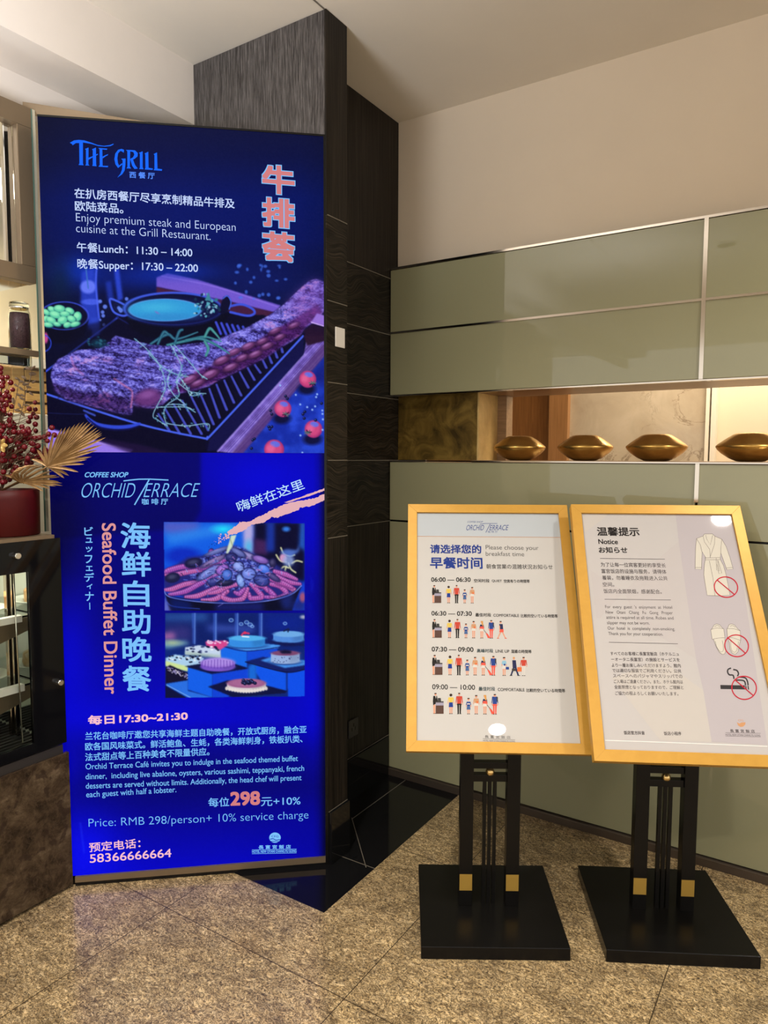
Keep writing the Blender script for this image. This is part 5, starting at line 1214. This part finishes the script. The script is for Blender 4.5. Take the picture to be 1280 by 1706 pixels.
for i, (s_, xl, xr, yb) in enumerate((('すべてのお客様に長富宮飯店（ホテルニュ',283,1143,692), ('ーオータニ長富宮）の施設とサービスを',293,1153,765), ('より一層お楽しみいただけますよう、館内',300,1165,838), ('では適切な服装でご利用ください。公共',308,1172,905), ('スペースへのパジャマやスリッパでの',316,1187,972), ('ご入場はご遠慮ください。また、ホテル館内は',326,1192,1042), ('全面禁煙となっておりますので、ご理解と',332,1200,1112), ('ご協力の程よろしくお願いいたします。',343,1135,1190))):
    N.text(s_, (980+xl/7.53,1000+yb/7.53), (980+xr/7.53,1001+yb/7.53), 6.3, D2, .1)
N.text('饭店官方抖音', (1040,1223.6), (1074.5,1224.2), 6, D2, .2); N.text('饭店小程序', (1106.8,1224.8), (1135.8,1225.2), 6, D2, .2)
N.auto = None
CR, RD = inkb('robe_cream', 205,201,190), inkb('sign_red', 186,24,50)
GLN = inkb('outline_grey', 120,112,110)
RB = lambda q: scl(q, 1140, 870, 9.143)
body_ = RB([(310,180),(430,178),(470,215),(575,260),(640,370),(700,540),(748,715),(650,725),(560,470),(548,560),(600,660),(640,800),(700,1110),(560,1125),(350,1115),(300,800),(310,640),(330,540),(275,450),(265,720),(168,715),(175,400),(190,250),(290,212)])
N.poly(body_, CR, .0001); N.line(body_+[body_[0]], .6, GLN, .0003)
for q in ([(290,212),(310,300),(390,415),(400,540)],[(470,215),(465,330),(395,540)],[(330,195),(345,260),(400,350),(435,200)],[(315,545),(545,540)],[(320,575),(545,572)],[(385,590),(440,850),(470,1120)],[(490,545),(495,730),(535,745),(510,580)],[(520,590),(575,780),(530,785),(500,640)],[(190,250),(250,350),(270,450)],[(575,260),(560,400),(560,470)],[(168,690),(266,690)],[(645,698),(745,690)]): N.line(RB(q), .55, GLN, .0003)
N.done('robe_drawing', sheet_b)
SL = lambda q: scl(q, 1130, 1020, 7.753)
for dx, q in ((0,[(440,210),(465,165),(500,150),(540,165),(572,205),(590,215),(605,330),(605,420),(618,500),(600,540),(570,545),(530,515),(490,440),(460,355),(440,350),(422,230)]), (0,[(640,205),(660,160),(690,150),(730,165),(770,215),(803,240),(808,365),(790,420),(775,510),(740,545),(700,530),(672,480),(665,400),(640,330),(630,215)])):
    q = SL(q); N.poly(q, CR, .0001); N.line(q+[q[0]], .6, GLN, .0003)
for q in ([(425,225),(500,205),(590,215)],[(445,350),(520,335),(605,330)],[(632,212),(720,215),(803,242)],[(642,325),(720,335),(806,366)],[(482,375),(500,450),(545,510),(580,500),(585,440),(570,365)],[(680,365),(685,470),(715,515),(750,505),(770,440),(780,380)],[(470,190),(505,170),(545,192)],[(672,185),(700,172),(740,195)]): N.line(SL(q), .55, GLN, .0003, smooth=True)
N.done('slipper_drawing', sheet_b)
N.poly(SL([(545,940),(862,945),(865,998),(550,992)]), D3, .0001); N.poly(SL([(868,950),(882,950),(888,1000),(874,1000)]), D3, .0001); N.poly(SL([(896,950),(910,950),(918,1000),(903,1000)]), D3, .0001)
for q in ([(745,877),(830,880),(862,900),(872,945)],[(785,835),(865,848),(895,890),(905,945)],[(685,722),(648,738),(640,772),(662,808),(710,815),(722,862)],[(712,740),(758,752),(780,790),(768,828)]): N.line(SL(q), 2.3, D3, .0001, smooth=True)
N.done('cigarette_drawing', sheet_b)
for (cx_, cy_, rx, ry, rot), a, b in (((1209.8,978.3,19.6,16.9,12),(1194.7,966.2),(1224.2,990.9)), ((1227.4,1076,19.9,18.0,14),(1211.9,1061.9),(1242.9,1089)), ((1240,1146,20.6,19.2,14),(1224.2,1132.2),(1255.8,1159.3))):
    N.ring(cx_, cy_, rx, ry, 1.8, RD, .0005, rot); N.line([a, b], 1.7, RD, .0006)
    N.done('prohibition_mark', sheet_b)
TN = inkb('notice_tan', 196,146,104)
N.poly([(1228,1203),(1232,1205.5),(1236,1203.6),(1242.4,1203.4),(1242,1207),(1238.5,1210.6),(1234,1211.2),(1230,1208.6)], TN); N.text('CFG', (1230.4,1201.6), (1239.4,1201.8), 3, TN)
N.text('長 富 宮 飯 店', (1217,1220), (1258.3,1221), 5.2, D2, .15); N.line([(1209,1220.6),(1267.7,1221.9)], .45, D2); N.line([(1209,1226.2),(1267.7,1227.8)], .45, D2); N.text('HOTEL NEW OTANI CHANG FU GONG', (1209.2,1225.4), (1267.4,1226.8), 3, D2)
N.line([(1008.5,1233.4),(1100,1236.5),(1279,1243.5)], 1.1, inkb('sheet_edge', 244,240,236))
N.done('logo', sheet_b)
bpy.data.objects.remove(_to); bpy.data.curves.remove(_tc)

# ================================================================== FLOWER ARRANGEMENT IN THE RED POT
fa = thing('flower_arrangement', (-2.315,1.285,1.2385), 'round dark red pot of red berry sprays and gilded palm leaves on the black case', 'flowers')
PC = (-2.315, 1.285, 1.2385)
MB().lathe(PC, [(.094,0), (.098,.003), (.0995,.12), (.1,.150), (.097,.150), (.0955,.13), (1e-5,.13)], 56).build('pot', M['red_pot'], fa)
br = random.Random(11)
def crop3(x, y): return (x/5.685, 600+y/5.685)
fixed = [crop3(*p) for p in ((5,75),(5,115),(20,165),(70,162),(100,212),(25,207),(120,280),(65,300),(20,245),(335,402),(278,462),(337,467),(317,507),(288,540),(347,541),(272,582),(335,607),(265,650),(340,670),(493,640),(460,700),(515,710),(420,730),(450,765),(20,340),(85,345),(95,380),(60,400),(110,440))]
poly_ = [(-14,640),(10,660),(22,690),(30,706),(44,716),(66,728),(78,742),(76,762),(60,778),(34,776),(10,806),(-14,812)]
def inside(x, y):
    c = False
    for i in range(len(poly_)):
        (ax, ay), (bx_, by) = poly_[i], poly_[(i+1) % len(poly_)]
        if (ay > y) != (by > y) and x < (bx_-ax)*(y-ay)/(by-ay)+ax: c = not c
    return c
pts = []
for q in fixed:
    X = -2.345+br.uniform(-.012,.012)
    if q[0] > 66: X = -2.185 if q[0] > 76 else -2.24
    pts.append(onX(q[0], q[1], X))
while len(pts) < 225:
    x, y = br.uniform(-14,80), br.uniform(640,812)
    if inside(x, y):
        q = onX(x, y, -2.33+br.uniform(-.075,.035))
        if q.y > 1.392: q = onX(x, y, -2.275+br.uniform(0,.03) if x < 76 else -2.19)
        pts.append(q)
core = Vector((-2.325,1.275,1.385))
sprays = {}
for i, p in enumerate(pts):
    d = p-core; a = int((math.atan2(d.z, d.y)+PI)/(2*PI)*9)
    sprays.setdefault(a, []).append(p)
bme = None; nb = 0; extra = MB()
for a, ps in sprays.items():
    tipv = max(ps, key=lambda p: (p-core).length)
    m = MB()
    mid = core.lerp(tipv, .5)+Vector((0,0,.012))
    m.tube([core+Vector((0,0,-.05)), core, mid, tipv], [.0022,.0022,.0017,.0012], 6)
    for p in ps:
        t = max(0.15, min(.95, (p-core).dot(tipv-core)/(tipv-core).length_squared-.12)); q = core.lerp(tipv, t)
        m.tube([q, q.lerp(p,.6)+Vector((0,0,-.004)), p], [.0011,.001,.0009], 5)
    stem_o = m.build('berry_spray', M['stem'], fa)
    for p in sorted(ps, key=lambda p: -p.x):
        if nb < 100:
            if bme is None:
                bo = MB().sphere((0,0,0), 0.0089, 16, 10).build('berry', M['berry'], None); bme = bo.data; bpy.data.objects.remove(bo)
            b = bpy.data.objects.new('berry', bme); COL.objects.link(b); b.parent = stem_o; b.location = p-Vector(fa['_w']); b['_w'] = tuple(p); nb += 1
            s = br.uniform(.88,1.1); b.scale = (s,s,s)
        else: extra.sphere(p, 0.0089*br.uniform(.88,1.1), 12, 8)
if extra.v:
    e = extra.build('berries', M['berry'], fa); e['kind'] = 'stuff'
def blade(m, a, b, w, sag=.004, roll=None, seg=7):
    """a folded, pointed palm leaflet from a to b"""
    a, b = Vector(a), Vector(b); t = (b-a).normalized()
    view = ((a+b)*.5-CAMP).normalized(); s = t.cross(view).normalized()
    L, C, Rr = [], [], []
    for i in range(seg+1):
        k = i/seg; ww = w*(.5+1.2*k)*(1-k)**.55 if k < 1 else 0
        c = a.lerp(b, k)+Vector((0,0,sag*math.sin(PI*k)))
        L.append(c+s*ww*.5); Rr.append(c-s*ww*.5); C.append(c+view*ww*.22)
    n = seg+1
    m.add(L+C+Rr, [(i,i+1,n+i+1,n+i) for i in range(seg)]+[(n+i,n+i+1,2*n+i+1,2*n+i) for i in range(seg)], 0, False)
m = MB(); hub = onX(79,777,-2.165)
for (tx_, ty), X in zip(((585,645),(625,632),(665,625),(712,606),(757,590),(795,585),(832,586),(868,590),(895,612),(920,640),(942,656),(960,675),(968,690),(970,705),(1005,730),(975,800),(930,850),(870,915),(825,942),(800,985),(745,1060),(655,1095),(610,1120),(300,935),(350,845),(415,800),(505,690)), [-2.13,-2.125,-2.12,-2.12,-2.115,-2.11,-2.105,-2.10,-2.095,-2.09,-2.08,-2.07,-2.07,-2.06,-2.05,-2.055,-2.06,-2.07,-2.08,-2.09,-2.10,-2.13,-2.14,-2.20,-2.19,-2.18,-2.14]):
    x, y = crop3(tx_, ty); blade(m, hub, onX(x, y, X), .0125)
m.tube([core, hub+Vector((-.02,-.01,-.012)), hub], [.003,.0028,.002], 6)
m.build('palm_leaf', M['palm'], fa)
m = MB(); hub2 = onX(36,803,-2.255)
for q in (((205,1165),(110,1110),(135,1060),(250,1010)), ((205,1165),(130,1080),(170,1030),(300,995)), ((205,1165),(160,1070),(230,1010),(350,990)), ((210,1165),(200,1080),(280,1010),(390,992)), ((215,1165),(240,1080),(330,1020),(425,1000)), ((215,1168),(280,1100),(380,1040),(470,1030)), ((220,1168),(320,1120),(420,1070),(500,1050))):
    w = [onX(*crop3(*p), -2.25+.012*i) for i, p in enumerate(q)]
    for i in range(3):
        a, b = w[i], w[i+1]; view = (a-CAMP).normalized(); s = (b-a).normalized().cross(view).normalized()
        w0, w1 = (.004,.0085,.0075,.001)[i], (.004,.0085,.0075,.001)[i+1]
        m.add([a+s*w0*.5, a-view*.002, a-s*w0*.5, b+s*w1*.5, b-view*.002, b-s*w1*.5], [(0,1,4,3),(1,2,5,4)])
for (tx_, ty), X in (((570,1105),-2.15), ((540,1090),-2.15), ((590,1165),-2.13), ((596,1190),-2.13), ((560,1150),-2.14), ((480,1220),-2.16), ((530,1196),-2.15), ((415,1245),-2.18), ((5,1078),-2.31), ((40,1090),-2.30)):
    blade(m, hub2, onX(*crop3(tx_, ty), X), .0095)
m.tube([core, hub2+Vector((-.03,0,-.006)), hub2], [.003,.0028,.002], 6)
m.build('palm_leaf', M['palm'], fa)
def leaf(m, c, ang, ln, w, X):
    ca, sa = math.cos(ang), math.sin(ang); out = []
    for i in range(12):
        a = 2*PI*i/12; u, v = ln*math.cos(a), w*math.sin(a)*(1-.25*math.cos(a))
        out.append(onX(c[0]+u*ca-v*sa, c[1]+u*sa+v*ca, X+.004*math.cos(a)))
    m.add([onX(c[0], c[1], X+.003)]+out, [(0,1+i,1+(i+1) % 12) for i in range(12)], 0, True)
for stem_px, leaves in (((( 35,690),(43,655),(51,630),(53,612)), ((47,614,.4,5.5,2.6),(55,613,-.7,5.5,2.4),(54.5,623,.05,6.5,3.3),(43,640,-.1,6,2.6),(57,636,-.5,4.5,2),(40,629,.5,5,2.2),(48,645,.2,5,2),(52,656,.6,5,1.8),(37,664,.5,6,2.2),(33,676,1.0,5.5,2.2),(44,675,.1,5,2),(30,684,.2,6,2.4),(38,690,.9,5.5,2.4),(22,668,1.5,6,2.6))), (((24,676),(29,650),(32,637)), ((29,631,.4,5,2),(36,636,.25,5.5,2.2),(27,642,.6,4.5,1.8),(36,648,.7,5.5,1.9),(31,658,.4,5,1.9),(38,659,.5,4.5,1.7)))):
    m = MB(); X = -2.30
    m.tube([core]+[onX(x, y, X) for x, y in stem_px], .0012, 5)
    for x, y, a, ln, w in leaves: leaf(m, (x, y), a, ln, w, X+br.uniform(-.006,.008))
    m.build('dried_twig', M['dry_leaf'], fa)
m = MB()
for k in range(6):
    a = 2*PI*k/6; leaf(m, (2+5*math.cos(a), 742+7*math.sin(a)), a, 6, 4, -2.26)
m.build('gold_flower', M['gold_petal'], fa)

for o in bpy.data.objects:
    if '_w' in o: del o['_w']
